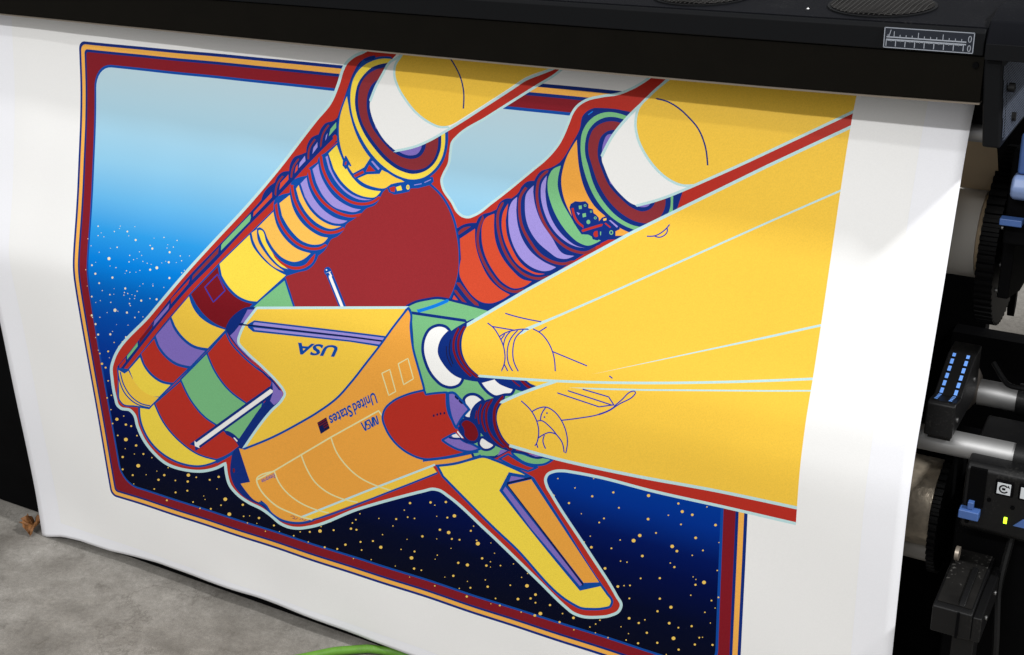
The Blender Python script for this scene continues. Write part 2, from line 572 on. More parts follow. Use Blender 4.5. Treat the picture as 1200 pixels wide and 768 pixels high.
line('red', 3.0, "323.3,240 326.7,257.3 336.7,274.7 350,286.7 364,291.7 375,291 381.5,287.5")
fill('peach', "327.5,238.3* 339.6,228.7* 343,243.2 351,258 364.4,270.8 377.5,277.6 384.3,278.7* 378,285.1 368.7,287 354.3,282.8 341.2,270.4 330.6,253.3*")
line('red', 3.2, "342,218.7 345.3,234.7 355.3,253.3 368.7,266.7 383.3,272.7 395,271.7 402,268.6")
fill('peach', "347,221.3* 350,217* 355,231.3 364.2,247.2 377.7,259.2 391,264.7 400,265.3* 387.3,268.4 374.3,263.4 361,251.8 350.6,234.7*")
fill('purple', "352.2,215.3* 359.2,208* 361.6,219 369.4,235 382.8,249.3 396.4,256.8 407,258.9* 402,261.7 392.7,262 379.7,256.8 366.5,245 357.2,230.5*")
line('red', 3.2, "362,200 366,217.3 375.3,233.3 388.7,245.3 400,251 412.5,253.5 421.5,252")
fill('purple', "366.2,198.5* 373,192* 375.2,203.5 381.4,217 391.6,230.7 404.5,240 416,244.6 423,245.6* 416,248.6 405,247.3 391.5,242.7 379.6,231 370.4,213.5*")
line('red', 3.2, "376,184 378,196 384.7,212 396.7,226.7 412.7,237.3 426,239.3 437.5,236.6 444.5,231.5")
fill('purple', "381.5,184* 384,182.7* 388.2,198.8 398.8,216.4 413.6,228.6 428.5,233.4 436,234.2* 422,234.2 407.7,227.5 394.7,214.3 385.4,198.3*")
fill('lemon', "385,180* 394.7,170.2* 400.5,185.5 412.7,207.7 422.6,217.6 436,223 446.3,224.2* 439,231.3 430,231.2 415.7,226.2 401.5,214.2 391,198.3*")
fill('yellow', "406.5,113* 403,122 398.5,137 397.2,152 398.5,169 403.5,185.5 414.7,204.5 424.6,213.7 437.5,219.2 452,220.3 457,217 474,213.3* 459.3,204.5* 447.5,199.2 433.7,185.2 424,171.3 414.7,150.6 410.4,135 407.7,120*")
line('blue', 1.9, "404.7,183.3 409,191 411,195")
fillp('blue', crop(370, 140, 7.5, "258,322 272,345 297,378 284,425 262,440 234,405 238,366 250,350"))
fillp('red', crop(370, 140, 7.5, "259,376 273,369 268,399 254,403"))
fillp('blue', crop(370, 140, 7.5, "320,480 425,422 478,340 585,440 562,480 452,484 352,526 318,510"))
fillp('red', crop(370, 140, 7.5, "334,490 415,450 426,471 345,511"))
fillp('red', crop(370, 140, 7.5, "470,400 525,455 440,461"))
fillp('purple', crop(370, 140, 7.5, "487,372 500,364 562,434 550,446"))
fillp('red', crop(370, 140, 7.5, "150,150 170,132 186,150 186,188 165,192 152,176"))
# nozzle mouth
fill('blue', "458,66.5* 446,66.3 436,68.8 425.5,75 416,86 410.3,99 408,113 409.2,129.5 413.5,145.5 421.5,163.5 435,184 448.5,198 464.5,208.7 483.3,213.6 498,210.8 510.5,202 520.3,187.5 524.6,171 524.8,150* 500,120*")
fill('lemon', "459,69.3* 447.5,68.9 438.3,71 428.7,75.4 419.3,84 413.3,95.5 411,107 410.6,117 412,130 416,145.3 423.5,162 436.7,182.2 450,195.5 466,206 483.3,210.5 496.7,207.9 508.3,199.4 517.2,186.3 521.2,170.7 521.3,152* 500,120*")
fill('navy', "459,73.5* 447.3,75 436.7,78.7 427.3,86.7 420,97.3 416.7,109.3 416,121.3 418.7,137.3 427.3,157.8 439.3,174.9 452.7,189.3 468.7,200 484.7,204 498,200.7 508.7,192 515.3,178.7 517,156* 500,120*")
fill('rust', "457,78.5* 450,79.3 439.3,82.3 428.9,89.7 422.3,100 419.7,113.3 420.5,129.3 426,147 430.5,155 442.3,171.7 455.5,186 471.3,196.3 486,199.5 497.7,196.8 506.8,188.8 512,177.3 513.5,160* 480,120*")
fill('navy', "452,92* 444.7,92.7 436.7,98.4 431.6,108 429.6,121.3 432.4,140 436.5,150 447.3,165 460.7,178.3 474,185.2 483.3,186.4 491.8,183.7 497.4,176.4 499,160* 480,120*")
fill('violet', "442,98* 436.8,107 434,118* 440,150* 466,176.7* 471.3,180 480.7,182.4 488.7,180.7 493,175.3 494,164* 480,120*")
fillp('blue', crop(370, 140, 7.5, "628,600 660,570 760,556 790,545 1000,508 1030,505 1038,548 1000,580 900,606 834,608 822,636 760,650 690,662 642,640"))
fillp('red', crop(370, 140, 7.5, "647,602 690,590 702,596 692,640 660,634"))
fillp('lemon', crop(370, 140, 7.5, "705,596 748,582 760,622 716,630"))
disc('lemon', 478, 219.6, 2.0, 3.0)
disc('blue', 478, 219.4, .7, .9)
line('purple', .9, crop(370, 140, 7.5, "865,578 930,566"))
line('purple', .9, crop(370, 140, 7.5, "955,556 1012,530"))
fillp('navy', "426,69 434,66 440,66.5 438,70 428,72")

# --- second booster
EL = 'printed_booster.b'
fill('navy', "535.3,268* 543.3,263.3 551,261.5 558,261.3* 562,254 567.3,250.7 574,249 582,245.3* 586,237.3 592.7,233 599.3,232.7* 607.3,226 611.3,218.7 618,213 626,212* 628.7,206.7 635.3,200 640,198.6* 648,195.5 656,190.5* 659.3,186.5 670,168.7 679.3,151.3 683.3,135.3 688.7,130 696.7,126.6* 711,127 725,128.5 740,133* 800,225* 792,250* 740,275* 700,288* 600,353* 570,370* 528,352* 537,322 539,297 537,275*")
fill('vermilion', "538.9,280* 556.7,268.2* 557.3,286.7 564,309.3 575.5,329.3 586,338.9 597.5,345.5* 586.7,352 576,355.5 565.3,354.5 553.3,346.3 545.3,335.7 539,324 540.2,304*")
line('rust', 3.8, "537.3,332.5 543,340 549.3,348 558.7,357")
line('rust', 3.0, "534,341.5 538.5,347.5 544.5,354.5")
fillp('vermilion', "532,346 536.7,352 530,351.2")
fill('rust', "536.9,273.3 541.3,268.2 552,265.5* 545.3,270.3 537.5,275.5*")
line('rust', 3.0, "566,256 561.3,268 559.8,284 565.3,304 576,322.7 588,336 602.7,342 613,340")
fill('vermilion', "579.3,250.7* 568.5,256.5 565.3,263.5 564.3,276 568.3,298.7 577.6,317 589.6,331.6 602.7,338.2 613.3,336.3 623,329.9* 613,327.7 599.7,316.4 587.6,300.3 580.8,282.9 578.8,264*")
line('rust', 3.0, "588.7,238.7 584,249.3 583.3,264 585.3,276 592,296 602.7,312 616,322.7 630.7,326.7 643,324.5")
fill('vermilion', "595.5,238.8* 589.6,249.3 587.8,262.7 589.8,277.3 596.4,294.5 605.6,309 618.9,318.2 630.7,322.2 638.5,321.1* 626.5,319.3 611.6,309.7 600.9,293.5 594.1,274.9 592.6,258*")
fill('purple', "606,231* 600,236.5 596.8,244 595.7,256 596.5,269.3 600.5,285 611,303.5 624.3,314 638.5,318 645.3,316.8 651.6,313.3* 637,306.7 623.6,296.5 612.9,281.6 606.9,264 605,246*")
line('rust', 3.1, "616.7,220 610,230.7 608.7,245.3 611.3,264 620.7,282.7 633.5,299 646.7,306.7 661.3,309.3 670,307")
fill('purple', "625.4,217.5* 617,227 615.1,242.7 618.4,264 629,282.5 643.5,295.5 653.5,302.4 664,303.5 673,300* 661,297.9 646.4,287 633.6,259 627,240 624.8,225*".replace('646.4,287 633.6,259', '646,277.5 633.8,259'))
line('rust', 3.1, "640.7,201.3 632.7,209.3 629.3,224 631.3,244 640.7,266.7 654,282.7 670,293.3 687.3,296 697,291.5")
fill('purple', "640.8,206* 635.1,214.7 633.7,228 637.1,246.5 646.3,266.4 659.6,280.8 674,288.8 686,290.9* 676.4,288.6 662.9,279.2 649.6,263 641.6,244.2 639,224*")
fill('green', "657.2,194.2* 647,199.6 643,207.3 641.8,222 645.8,239 655,259 667,275 680,285.4 689.3,288.1 697.3,285.6 704,282* 693.3,277.2 679.7,269.2 666.2,250.3 656.8,231.5 653.5,216.7 655,203*")
fill('orange', "675.9,164* 671,171.5 664.7,183 659.8,198 657.8,210 659,224.7 666.5,246.5 676,262 690,272 705,277.3 720,277 732,277 740.5,273.8* 726.7,267.5 709.3,253.5 698.3,243.7 686,223.5 679.3,200.7 676.8,180*")
fill('navy', "738,131* 725,129 711,127.8 698,131 686,141 679,154.5 677,170 678.5,187.3 684,209 694.5,233.5 709.5,253.5 729,268.3 745,274.5* 793,249.5* 792.5,226*")
fill('green', "735.5,136.6* 724.7,133 711.3,131.6 699.3,135 688.9,143.5 682.3,155.4 680.3,170 681.6,187.3 687,208.7 697.6,232.5 712.2,250.9 730.7,264.2 745.5,270.3* 782,253* 788.5,248.5* 789,226*")
fill('navy', "731,140.2* 719.3,137.3 708.7,138 698,143.3 690,152.7 686,166 686,182 689.5,195 696,216.7 709.3,239.3 725.3,255.3 741.3,264 755,266.8* 781.5,253* 785,245 785.5,228*")
fill('rust', "729.5,144.9* 716.7,142.3 706,144.3 695.6,151.5 690.4,163.3 689.7,179.3 693.7,194 701.6,216.4 716.2,239 730.9,252.2 746.7,260.2 761.3,261.5 771.6,256.4 778.2,246 779.7,228*")
fill('navy', "722.5,152.3* 712.7,153.6 704.3,160.5 700.9,171.3 700.9,186 704.9,198.2 714.3,218.4 727.7,233.2 741,244 753.3,248 761.8,245.3 767.4,238.2 768.5,228*")
fill('violet', "719,157* 711.5,158.5 707.5,166 705.3,178* 715,215* 745,241* 752,243 759.5,241.7 763,237 764,228*")
# pump cluster
fillp('navy', crop(640, 190, 7.5, "205,400 215,370 255,345 300,350 345,345 372,370 372,405 410,415 418,450 440,465 462,490 465,520 490,490 520,478 550,500 640,570 650,590 610,610 610,650 560,668 500,660 450,690 410,680 395,640 310,636 285,600 240,530"))
line('red', 2.6, crop(640, 190, 7.5, "232,405 250,480 280,530 322,565"))
line('red', 2.8, crop(640, 190, 7.5, "318,606 400,580 485,555"))
fill('red', crop(640, 190, 7.5, "452,605* 425,612 415,635 430,660 456,655*"))
for q in ("285,385 312,382 314,412 290,416", "318,455 348,448 352,480 322,488"):
    fillp('green', crop(640, 190, 7.5, q))
disc('green', 689.5, 260.3, 2.3, 2.6)
disc('green', 716.3, 272.7, 2.4, 2.8)
disc('navy', 716.3, 272.7, 1.2, 1.6)
for q in ((685.7, 241, 1.6), (692.7, 248.2, 1.3), (697.6, 255.6, 1.7)):
    disc('green', *q)
    disc('navy', q[0], q[1], q[2] * .5)
fillp('green', crop(640, 190, 7.5, "474,612 484,612 482,645 474,645"))
fillp('purple', crop(640, 190, 7.5, "268,440 296,452 284,468"))
fillp('peach', crop(640, 190, 7.5, "500,500 530,492 530,512 504,518"))
fillp('red', crop(640, 190, 7.5, "512,540 525,535 570,572 560,580"))
fillp('purple', crop(640, 190, 7.5, "552,514 566,510 632,566 622,578"))
line('navy', 2.2, crop(640, 190, 7.5, "590,660 715,655"))
fillp('red', crop(640, 190, 7.5, "545,684 670,678 505,764 455,764 480,716"))
line('sky_blue', 1.2, crop(650, 110, 7.5, "295,185 335,155"))

# --- exhaust plumes
EL = 'printed_plume'
fill('white', "480,50* 456.7,73.3 448.7,86.7 440.7,101.3 434,117.3 433.3,123 435.5,136 441,149.5 450,164 463.5,177* 490,170.7 503.3,164.7 523.3,153.3 540,143* 600,104 615,93.5 645,82.5 680,65*")
line('aqua', 3.0, "480,50 468.7,66 456.7,73.3 448.7,86.7 440.7,101.3 434,118")
line('aqua', 3.0, "463.5,177 490,170.7 503.3,164.7 523.3,153.3 540,143 570,123.5 600,104 615,94 632,87 645,82 680,65")
fill('plume', "480,50* 469.3,66.7 463.3,76 462,86.7 466,101.3 475.3,117.3 488.7,133.3 503.3,144 515.3,148.3 525,147.5 540,140* 570,121 600,101.5 615,91.5 645,80 680,62*")
line('aqua', 2.6, "480,52 469.3,66.7 463.3,76 462,86.7 466,101.3 475.3,117.3 488.7,133.3 503.3,144 515.3,149 525,149")
line('navy', 1.4, "526,66 533,77 538.5,88 543,105 543,127.5")
fill('white', "790,88* 764.7,110 735.3,138 718,159.3 705.3,182 705.5,189 708,196 716,214 728,228.7 741.3,239.3 747,241.3* 756,238.7 780,231.3 800,223.3 835,208* 870,192 900,178 1040,112* 1040,60*")
line('aqua', 3.4, "790,86 764.7,110 735.3,138 718,159.3 705.3,183")
fill('plume', "790,86* 760.7,112.7 748.7,126 744.7,143.3 747.3,162 756.7,182 770,199.3 784.7,211.3 800,217.3 815,216 835,208* 870,192 900,178 1040,112* 1040,60*")
line('aqua', 3.0, "790,88 760.7,112.7 748.7,126 744.7,143.3 747.3,162 756.7,182 770,199.3 784.7,211.3 800,217.5 812,217.5")
line('aqua', 3.2, "746,241 756,238.7 780,231.3 800,223.3 835,208 870,192.3 900,178.3 960,150 1040,112", smooth=True)
line('navy', 1.6, "770,116 780.7,118.7 794,126 807.3,138 817.5,150 826,170 829.3,194")

# --- orbiter
EL = 'printed_orbiter'
both('green', 'navy', 2.6, "476.7,359* 487,354 500,351 513,349.3 524,350.8 535,353.5 575,364* 640,447* 615,462 590,472* 590,500* 602,524* 580,536* 555,536* 524,461* 497,464* 484,411* 480.5,364*")
line('sky_blue', 4, "524,352.7 513.3,357.3 490.7,364.7")
line('navy', 3, "482,366.7 545.3,376")
# engine rings
both('white', 'navy', 3, "514.7,381.3 504,385.3 497.3,396 495.3,409.3 498.7,425.3 504,437 509.3,444 518.7,452 529.3,454.3 538.7,450.7 543,443* 533.3,438.7 521.3,426.7 514.7,413 517.3,400 527.3,388* 522.7,383.3")
both('white', 'navy', 3, "544,467 548,463.3 556,462.3 566.7,469.3* 557.3,476 553.3,482.7 552,491* 544,488.7 546,480")
both('white', 'navy', 3, "562,448* 580,443* 586,448.7 593,452 603,455.3* 599,462 592,462.7 580,465 573.3,461.3 566.7,454.7")
fill('navy', "581,444* 600,444 620,445* 630,454* 614.7,459.5 604,456.5 593.3,452.7*")
line('wine', 3, "610.7,445.5 616,451 623,456")
line('wine', 1.5, "600,445 604,449 609.5,453")
fillp('green', "604.5,457.5 613,459 601.5,464.5")
fillp('yellow', "616,445.5 650,447 631,453.6 622,450")
fill('navy', "556,373* 549,376 542.7,379.3 530.7,386.7 520,397.3 515.3,410.7 518.7,425.3 528,436.5 534.7,441.3 550.7,446.3 564,447.5 579,444.5* 566,437* 545,412* 548,385*")
line('wine', 2.6, "544,383.3 537.8,396 537,406.7 540.3,420 548,432 559,442")
line('wine', 2.6, "537.3,385.8 532.3,397.3 531.6,409.3 536.2,422.7 545.3,434.7 552,441")
line('black_blue', 1.2, "528,398 526.5,412 531,427")
line('black_blue', 1.0, "523,406 524,418 529.5,430")
fill('navy', "592.5,463* 586,464 580,466 568,469.5 557.3,477 553,489.3 556,497 564,508.5 574.7,519 588,526 604,531* 606,520* 588,500* 590,475*")
line('wine', 3.2, "588.5,466 580.5,477.3 579,490.7 583,508 590.7,519.7 599,527")
line('wine', 2.6, "576,469.3 570.5,480 569.8,492 574.7,509 582.7,518.5 590,524")
line('wine', 2.2, "570.5,472 565.5,482 564.9,493.3 569,506")
line('wine', 1.7, "563.5,475 560.5,484 561.5,497")
line('wine', 1.3, "558.7,481.3 557,490.7")
both('white', 'navy', 2.6, "564,512.7 573.3,517.3 579.5,522 574.7,526.4 566.7,527 561,520.5")
fillp('green', "563,529.5 572,530 584,524 578.7,534.7 568,532")
fillp('violet', "586.7,526.7 594.7,528.2 582.7,534.7")
both('green', 'blue', 2.4, "600,530 612,531.5 625.3,536 636,536 648,538.5* 638.7,544 628,545.2 613.3,541.8")
line('navy', 2.4, "600,529 617,532 624,535.5 630,536.8 637,535.5")
fillp('violet', "619,532 630,533.4 636,535 628,535.6")
both('red', 'blue', 2.2, "585.3,538* 595.5,532.2* 606.7,539.5 617,545 630,548* 618.7,552.5* 600,546*")
# wing tip and wing
fill('navy', "300,360.3* 288.7,360.3 276.7,367 267.3,377.7 264.5,386 267,391.5 280.5,410 300,428.5 316,443.5 319,449 319,455* 333,468* 319,480* 285,527* 277,519* 300,485* 317,462* 326,455* 310,440* 285,412* 283,400* 292,372*")
fillp('violet', "290.2,363 297.5,363 288.5,378 282,378.5")
fill('violet', "280.3,381.5* 285,382* 280,396 280,403 290,416 318,443.5* 316.5,443* 298,425 281,408.7 269.7,393.5* 274.5,389*")
fill('violet', "319,446.5* 326,455 331.5,461 329,468 321,475* 316.5,470* 320,460*")
line('navy', 1.8, "316,442.5 322,449.5 327.5,456.5")
fill('yellow', "301,361* 476,361* 460,384* 446,403.5 430,424 412,447 395,466 372,483 350,496 320,511.5 286,525.5* 318,481* 330,469 334,461.5 331,456 307,430 289,413 279.5,401 282,389 288,378 294,370*")
line('aqua', 3.0, "478,360.6 301,361", smooth=False)
line('aqua', 3.0, "300.5,361.5 294,370 288,378 282.3,389 279.3,400.7 288.7,412.7 307.3,430 327.3,450.7 331.3,456 333.7,461.5 330.5,468.5 318,481.5 286,525")
fillp('blue', "289.5,380.7 298,375.6 410,388.8 462,395.3 452,407.6 410,400.8 296.7,389 291,384.5")
fillp('purple', "297,378.8 298.6,377.7 410,391 460,397.2 458,400.2 410,393.8 296.5,380.8")
fillp('purple', "296.5,383.9 410,396 456,401.9 454,405.3 410,398.9 298.5,386.9")
line('deep', 1.8, "280,380.3 290,381.3 296,381.9 410,394.9 456,401", smooth=False)
# fuselage
fill('navy', "283,524* 279,524* 273.7,529.3 270.5,541.3 270,556 275.5,571 286,582.5 297.3,589 305,592 317,602.3 329,611 342,614.3 356,614.3 368,611* 370,600* 300,560*")
fill('orange', "478.7,362.3* 481,368 481.5,384 484.8,411 488,422 492,438 497,458* 475,463.5 460,471 450,481 448,489 452.5,504 465,521.5 480,533 498,539 512,545* 507.5,547* 427.5,577* 367,608.5* 356,611.6 342.7,611.6 329.6,608 317.6,599.5 310.7,590.2 305.5,586.3* 305,589.6* 297.3,585.7 290,578 282,567* 293,565* 287,547 280,525.5* 286,527* 320,512.5 350,497 372,484 395,467 412,448 430,425 446,404.5 460,385*")
line('blue', 2.3, "286,526.3 320,512.3 350,496.5 372,483.5 395,466.5 412,447.5 430,424.5 446,404 460,384.5 478,361.5")
line('blue', 2.4, "478.5,361.5 481,366 481.3,384 484.6,410.7 489,427 493,441 497,457 497.5,463")
fillp('yellow', "355.3,606.7 427.5,577.5 507,546.5 512,553.7 459,575 365,609.5")
line('aqua', 2.3, "353,606.3 427.5,576.5 509,545", smooth=False)
line('blue', 2.0, "304,589 310.5,591.5 317,600.5 329,609 342.7,612.6 356,612.4 366,609.7 459,575.6 512.5,554.5")
line('straw', 1.75, "321,552.5 300.7,562.7 304,572 313.3,584 326.7,594.7 340,600.7 353.3,606 365.3,609")
line('straw', 1.75, "300.7,562.7 321.3,552 387.5,512.7 443.7,481.5 447.5,487", smooth=False)
line('straw', 1.55, "321.3,552 326.7,565.3 336,577.3 350.7,588.7 372,598 385.3,601.3")
line('straw', 1.55, "353,533.3 360,550.7 369.3,565.3 380,574.7 402.7,585.3 418.7,588.7")
line('straw', 1.55, "388,513.3 394.7,530.7 405.3,545.3 420,558.7 440,569 457,574.5")
line('straw', 1.3, "447.5,437.7 456.7,433.2 463.7,459 455.5,463.5 447.5,437.7", smooth=False)
line('straw', 1.3, "466.7,426.5 478,420.2 484.5,444 473,451 466.7,426.5", smooth=False)
disc('wine', 274, 551.5, 1.2, 2.8)
# pods
both('red', 'blue', 2.3, "497,457.5* 475,463.3 460,470.7 450.5,480.5 448.3,489 452.3,503 463,519 478,531 498,538.3 512,537.5 526.7,535.2 548,530* 560,530* 535,500* 526,485 523.5,460* 510,461 499,462.5*")
both('violet', 'blue', 2.6, "525,461* 530.7,460.3 538.7,467.5 550,480* 542.7,488 534.3,502* 529.3,490.7 526,477.3")
line('deep', 2.2, "533.5,465 536.5,467.7", smooth=False)
line('deep', 2.2, "538.3,469.8 541,472.5", smooth=False)
for q in ((508.3, 487.3), (512.4, 486), (516.3, 485), (520.7, 484.3)):
    disc('deep', q[0], q[1], 1.1, 1.5)
both('violet', 'blue', 2.4, "518,516* 526.7,511 533,508* 544,517.3 553.3,520.7 563,526* 553.3,529.3 540,528 526.7,522")
both('rust', 'navy', 3.0, "540,496 545.3,491.5 553.3,494 560,502.7 561.5,512 557.3,518 549.3,517.3 543.5,510.7 541,503")
fill('wine', "541,497 545.3,493 553,495.4 559,503.4 560,511.6 556.6,516.3 549.6,515.8 544.5,510 543.5,503")
fill('navy', "537.5,500 541,499 544,504 543.5,510 541,511 538,505")
fillp('white', "529.3,510.3 534.7,508.3 539.5,513.5 531,512.8")
line('white', 1.8, "536.5,506.5 541.5,512.8")
line('navy', 2.0, "527,513 534,514.2 541,514.5 547,519")
fill('orange', "500,540.6 520,538.6 552,532.6* 553.5,536* 534,541.8 512,544.6*")
line('blue', 2.0, "497,540 520,537.3 553,531")
line('blue', 2.2, "511,546 534,543 555,537 562,534.5")
# right wing
both('lemon', 'blue', 2.6, "512.5,546* 533.3,543.5 553.3,538.2 566,535.3 580,539.5 596,546.2 613.3,554.2 625,561* 662.7,620* 703.5,684.5 711.3,695.5 717.3,705 715.3,710.6 706.7,713.3 693.3,714 680,712.6 671.7,708.4 600,638.6 580,620 545,585 519,558.5*")
fill('blue', "596.3,553.5* 624,558.5* 703.5,685* 704.5,687* 679.5,692.5* 633,636 585,575.2*")
fillp('violet', "599,558 615,560.4 596.5,564.5")
fillp('violet', "592.3,570.5 589.3,575 622,619 679.5,687 682.5,685")
line('deep', 2.2, "594.5,567.5 683,684.8", smooth=False)
line('deep', 2.2, "595,566.3 622,560.2", smooth=False)
fillp('orange', "595.3,568.4 622.5,562 662,622 702,682.6 684,683.2")

# --- plume of the main engines
EL = 'printed_main_plume'
fill('plume', "548,381.3* 543,391 540.9,404 543,417.3 549.5,429.3 557.3,437 563,441.5* 600,443.5 648,447.3* 589.3,471.5* 584,480 582.2,489 585.3,504 592,516 599,523* 645,536 737.5,556.5 842.5,576 932,594.8 960,601* 1030,135* 995,151 900,195.5 740,273.5 617.3,340.5*")
line('aqua', 3.6, "548,380.7 617.3,340 740,273 900,194.5 995,150 1040,128", smooth=False)
line('aqua', 3.0, "562,440.8 600,443.7 650,446.6 700,448.3 755,449 830,448.3 900,446.3 960,443.8")
line('aqua', 3.6, "588,471.5 605,463.7 650,447.5")
line('aqua', 3.6, "598,522.6 645,536 737.5,556.5 842.5,576 932,595 960,601")
fillp('aqua', "608.3,393 612,387.6 616.5,384.2 655,368.6 700,349 900,259.6 1000,215.8 1000,218.3 900,262 700,351.6 655,371.4 618,387.7 613.5,391")
fillp('aqua', "692,439.3 900,393.8 1000,371.5 1000,374.5 900,396.4")
fillp('aqua', "666,454.2 700,454.9 755,456.2 900,457.3 960,457.2 960,459 900,459.2 755,458.2 700,456.9")
P12 = ["571.3,378.7 578,384 584.7,394 590,406 590.7,427.3 588,434", "578,383 603.3,387.3", "585.3,394.7 591.3,390.7 602,387.3 611.3,386 618.7,386",
       "586.7,398.7 591.3,392", "590,404.7 592.7,395.3 598,388.7", "606.7,387.3 598,398 594.4,412.7 596,426 600.7,435", "612.7,387.3 604.7,395.3 601,410 602,423.3 607.3,435.3",
       "590.7,426.7 595,435", "624.7,385.7 632.7,390 642,400.7 648,414 650.7,435.3", "631.3,389.3 640.7,383.3", "648,412.4 688,429", "592,367.3 600.7,370 634,377.3", "714,440.7 717.7,443.6",
       "610.7,470 623.3,482.7 629.3,494.7 631.3,505.3 630.4,514.7 628.7,520 626.7,522.7", "628.7,520 630.3,525", "623.3,482.7 630.7,478.7 640,477.3 648,481.3 657.3,492 662.7,504 665,517.3 663,531.3",
       "639.3,478 634.7,485.3 633.3,493", "628.7,494 633.3,493 644,500 652,509.3 658.7,518.7 661,530", "630.7,513.6 637.3,509.3 644,507 652,509.3", "638,510 636.3,516 639.3,526",
       "720,476 728,469.3 741.3,458.7 744,458.7 744.7,460.7 744,462 725.3,474 714.7,480.7 701.3,486 680,490 658.7,492.7", "653.3,460.7 702,477* 718.7,474.7", "665.3,458 717.3,475", "682.7,456.3 713.3,465.3* 719.3,474.7",
       "758,277 766.7,276.7 778.7,270 784.7,263.3", "766.7,276.7 772.7,278.3 782,271.3 782,268.7"]
for p in P12:
    line('pen', 1.45, p)
line('pen', 2.0, "701.3,486 714.7,480.7 721,476.5")
disc('pen', 641, 484.3, 1.1)
disc('pen', 638, 489, 1.1)
EL = 'printed_flag'
fillp('black_blue', "371.7,495.6 382.3,489.2 386.4,502.1 376,508.8")
for k in range(4):
    t = (k + .5) / 5.2
    a = np.array([371.9, 496.0]) + t * np.array([4.3, 13.2])
    b = np.array([382.1, 489.8]) + t * np.array([4.1, 12.9])
    if k > 1:
        a = a + (b - a) * .45
    line('wine', .9, '%.2f,%.2f %.2f,%.2f' % (*a, *b))
fillp('deep', "373.6,501.2 378.6,498.9 381,505.3 376.1,508.6")

# --- lettering, from the built-in typeface, laid along a baseline
EL = 'lettering'


def text_loops(s, bold=0.0):
    cu = bpy.data.curves.new('t', 'FONT')
    cu.body = s
    cu.offset = bold
    cu.resolution_u = 3
    ob = bpy.data.objects.new('t', cu)
    COL.objects.link(ob)
    dg = bpy.context.evaluated_depsgraph_get()
    dg.update()
    ev = ob.evaluated_get(dg)
    me = ev.to_mesh()
    V = np.array([v.co[:2] for v in me.vertices])
    cnt = {}
    for p in me.polygons:
        vs = list(p.vertices)
        for a, b in zip(vs, vs[1:] + vs[:1]):
            k = (min(a, b), max(a, b))
            cnt[k] = cnt.get(k, 0) + 1
    nb = {}
    for (a, b), c in cnt.items():
        if c == 1:
            nb.setdefault(a, []).append(b)
            nb.setdefault(b, []).append(a)
    loops, seen = [], set()
    for s0 in nb:
        if s0 in seen:
            continue
        lp, cur, prev = [], s0, None
        while cur not in seen:
            seen.add(cur)
            lp.append(V[cur])
            nx = [q for q in nb[cur] if q != prev and q not in seen]
            if not nx:
                break
            prev, cur = cur, nx[0]
        if len(lp) > 2:
            loops.append(np.array(lp))
    ev.to_mesh_clear()
    bpy.data.objects.remove(ob)
    bpy.data.curves.remove(cu)
    return loops


def letter(s, ink, p0, p1, up, bold=0.0, cap=0.72):
    loops = text_loops(s, bold)
    A = np.vstack(loops)
    x0, x1 = A[:, 0].min(), A[:, 0].max()
    p0, p1, up = np.array(p0), np.array(p1), np.array(up)
    out = [p0 + (l[:, :1] - x0) / (x1 - x0) * (p1 - p0) + l[:, 1:] / cap * up for l in loops]
    SHAPES.append((EL, ink, 'fill', out, 0))


EL = 'lettering.1'
letter('USA', 'blue', (397.6, 405.8), (349.0, 402.2), (-6.0, 12.8), 0.03)
EL = 'lettering.2'
letter('United', 'blue', (438.9, 459.7), (412.4, 473.9), (3.9, 12.4), 0.022, .70)
letter('States', 'blue', (410.6, 474.7), (384.7, 488.4), (3.9, 12.4), 0.022, .70)
EL = 'lettering.3'
letter('Enterprise', 'pen', (321.4, 555.0), (306.0, 562.4), (1.3, 5.2), 0.012)
EL = 'lettering.4'
# agency name in one-stroke capitals
b0, bx, bu = np.array((440.9, 487.2)), np.array((-17.4, 9.0)), np.array((3.1, 9.6))
for path in ("0,0 0.02,.85 .06,1 .1,.95 .18,.05 .22,0 .25,.15 .25,1", ".29,0 .37,.9 .4,1 .43,.9 .5,0", ".54,.05 .7,.05 .73,.25 .7,.5 .58,.52 .55,.75 .58,.95 .73,.95", ".76,0 .85,.9 .88,1 .91,.9 1,0"):
    pts = [b0 + bx * x + bu * y for x, y, _ in parse(path)]
    SHAPES.append((EL, 'blue', 'line', spline([(p[0], p[1], False) for p in pts], False, False), 1.7))
EL = 'lettering.5'
for p in ("340.5,605.5 343.5,604.8 345.5,606.8 342.5,607.8", "344,608 347.5,608.3 348.8,606.8", "351,609.3 353.5,608 355.5,610", "356.5,610.3 358.8,609.2"):
    line('mauve', .8, p)

# ------------------------------------------------------------------ planar subdivision of all inked areas (nothing overlaps)
def ribbon(P, w):
    d = np.gradient(P, axis=0)
    d /= np.maximum(np.linalg.norm(d, axis=1, keepdims=True), 1e-6)
    n = np.stack([-d[:, 1], d[:, 0]], -1) * w / 2
    return np.vstack([P + n, (P - n)[::-1]])


vlist, edges = [], []


def add_loop(P, closed=True):
    n = len(vlist)
    k = len(P)
    vlist.extend(map(tuple, P))
    edges.extend((n + i, n + i + 1) for i in range(k - 1))
    if closed:
        edges.append((n + k - 1, n))


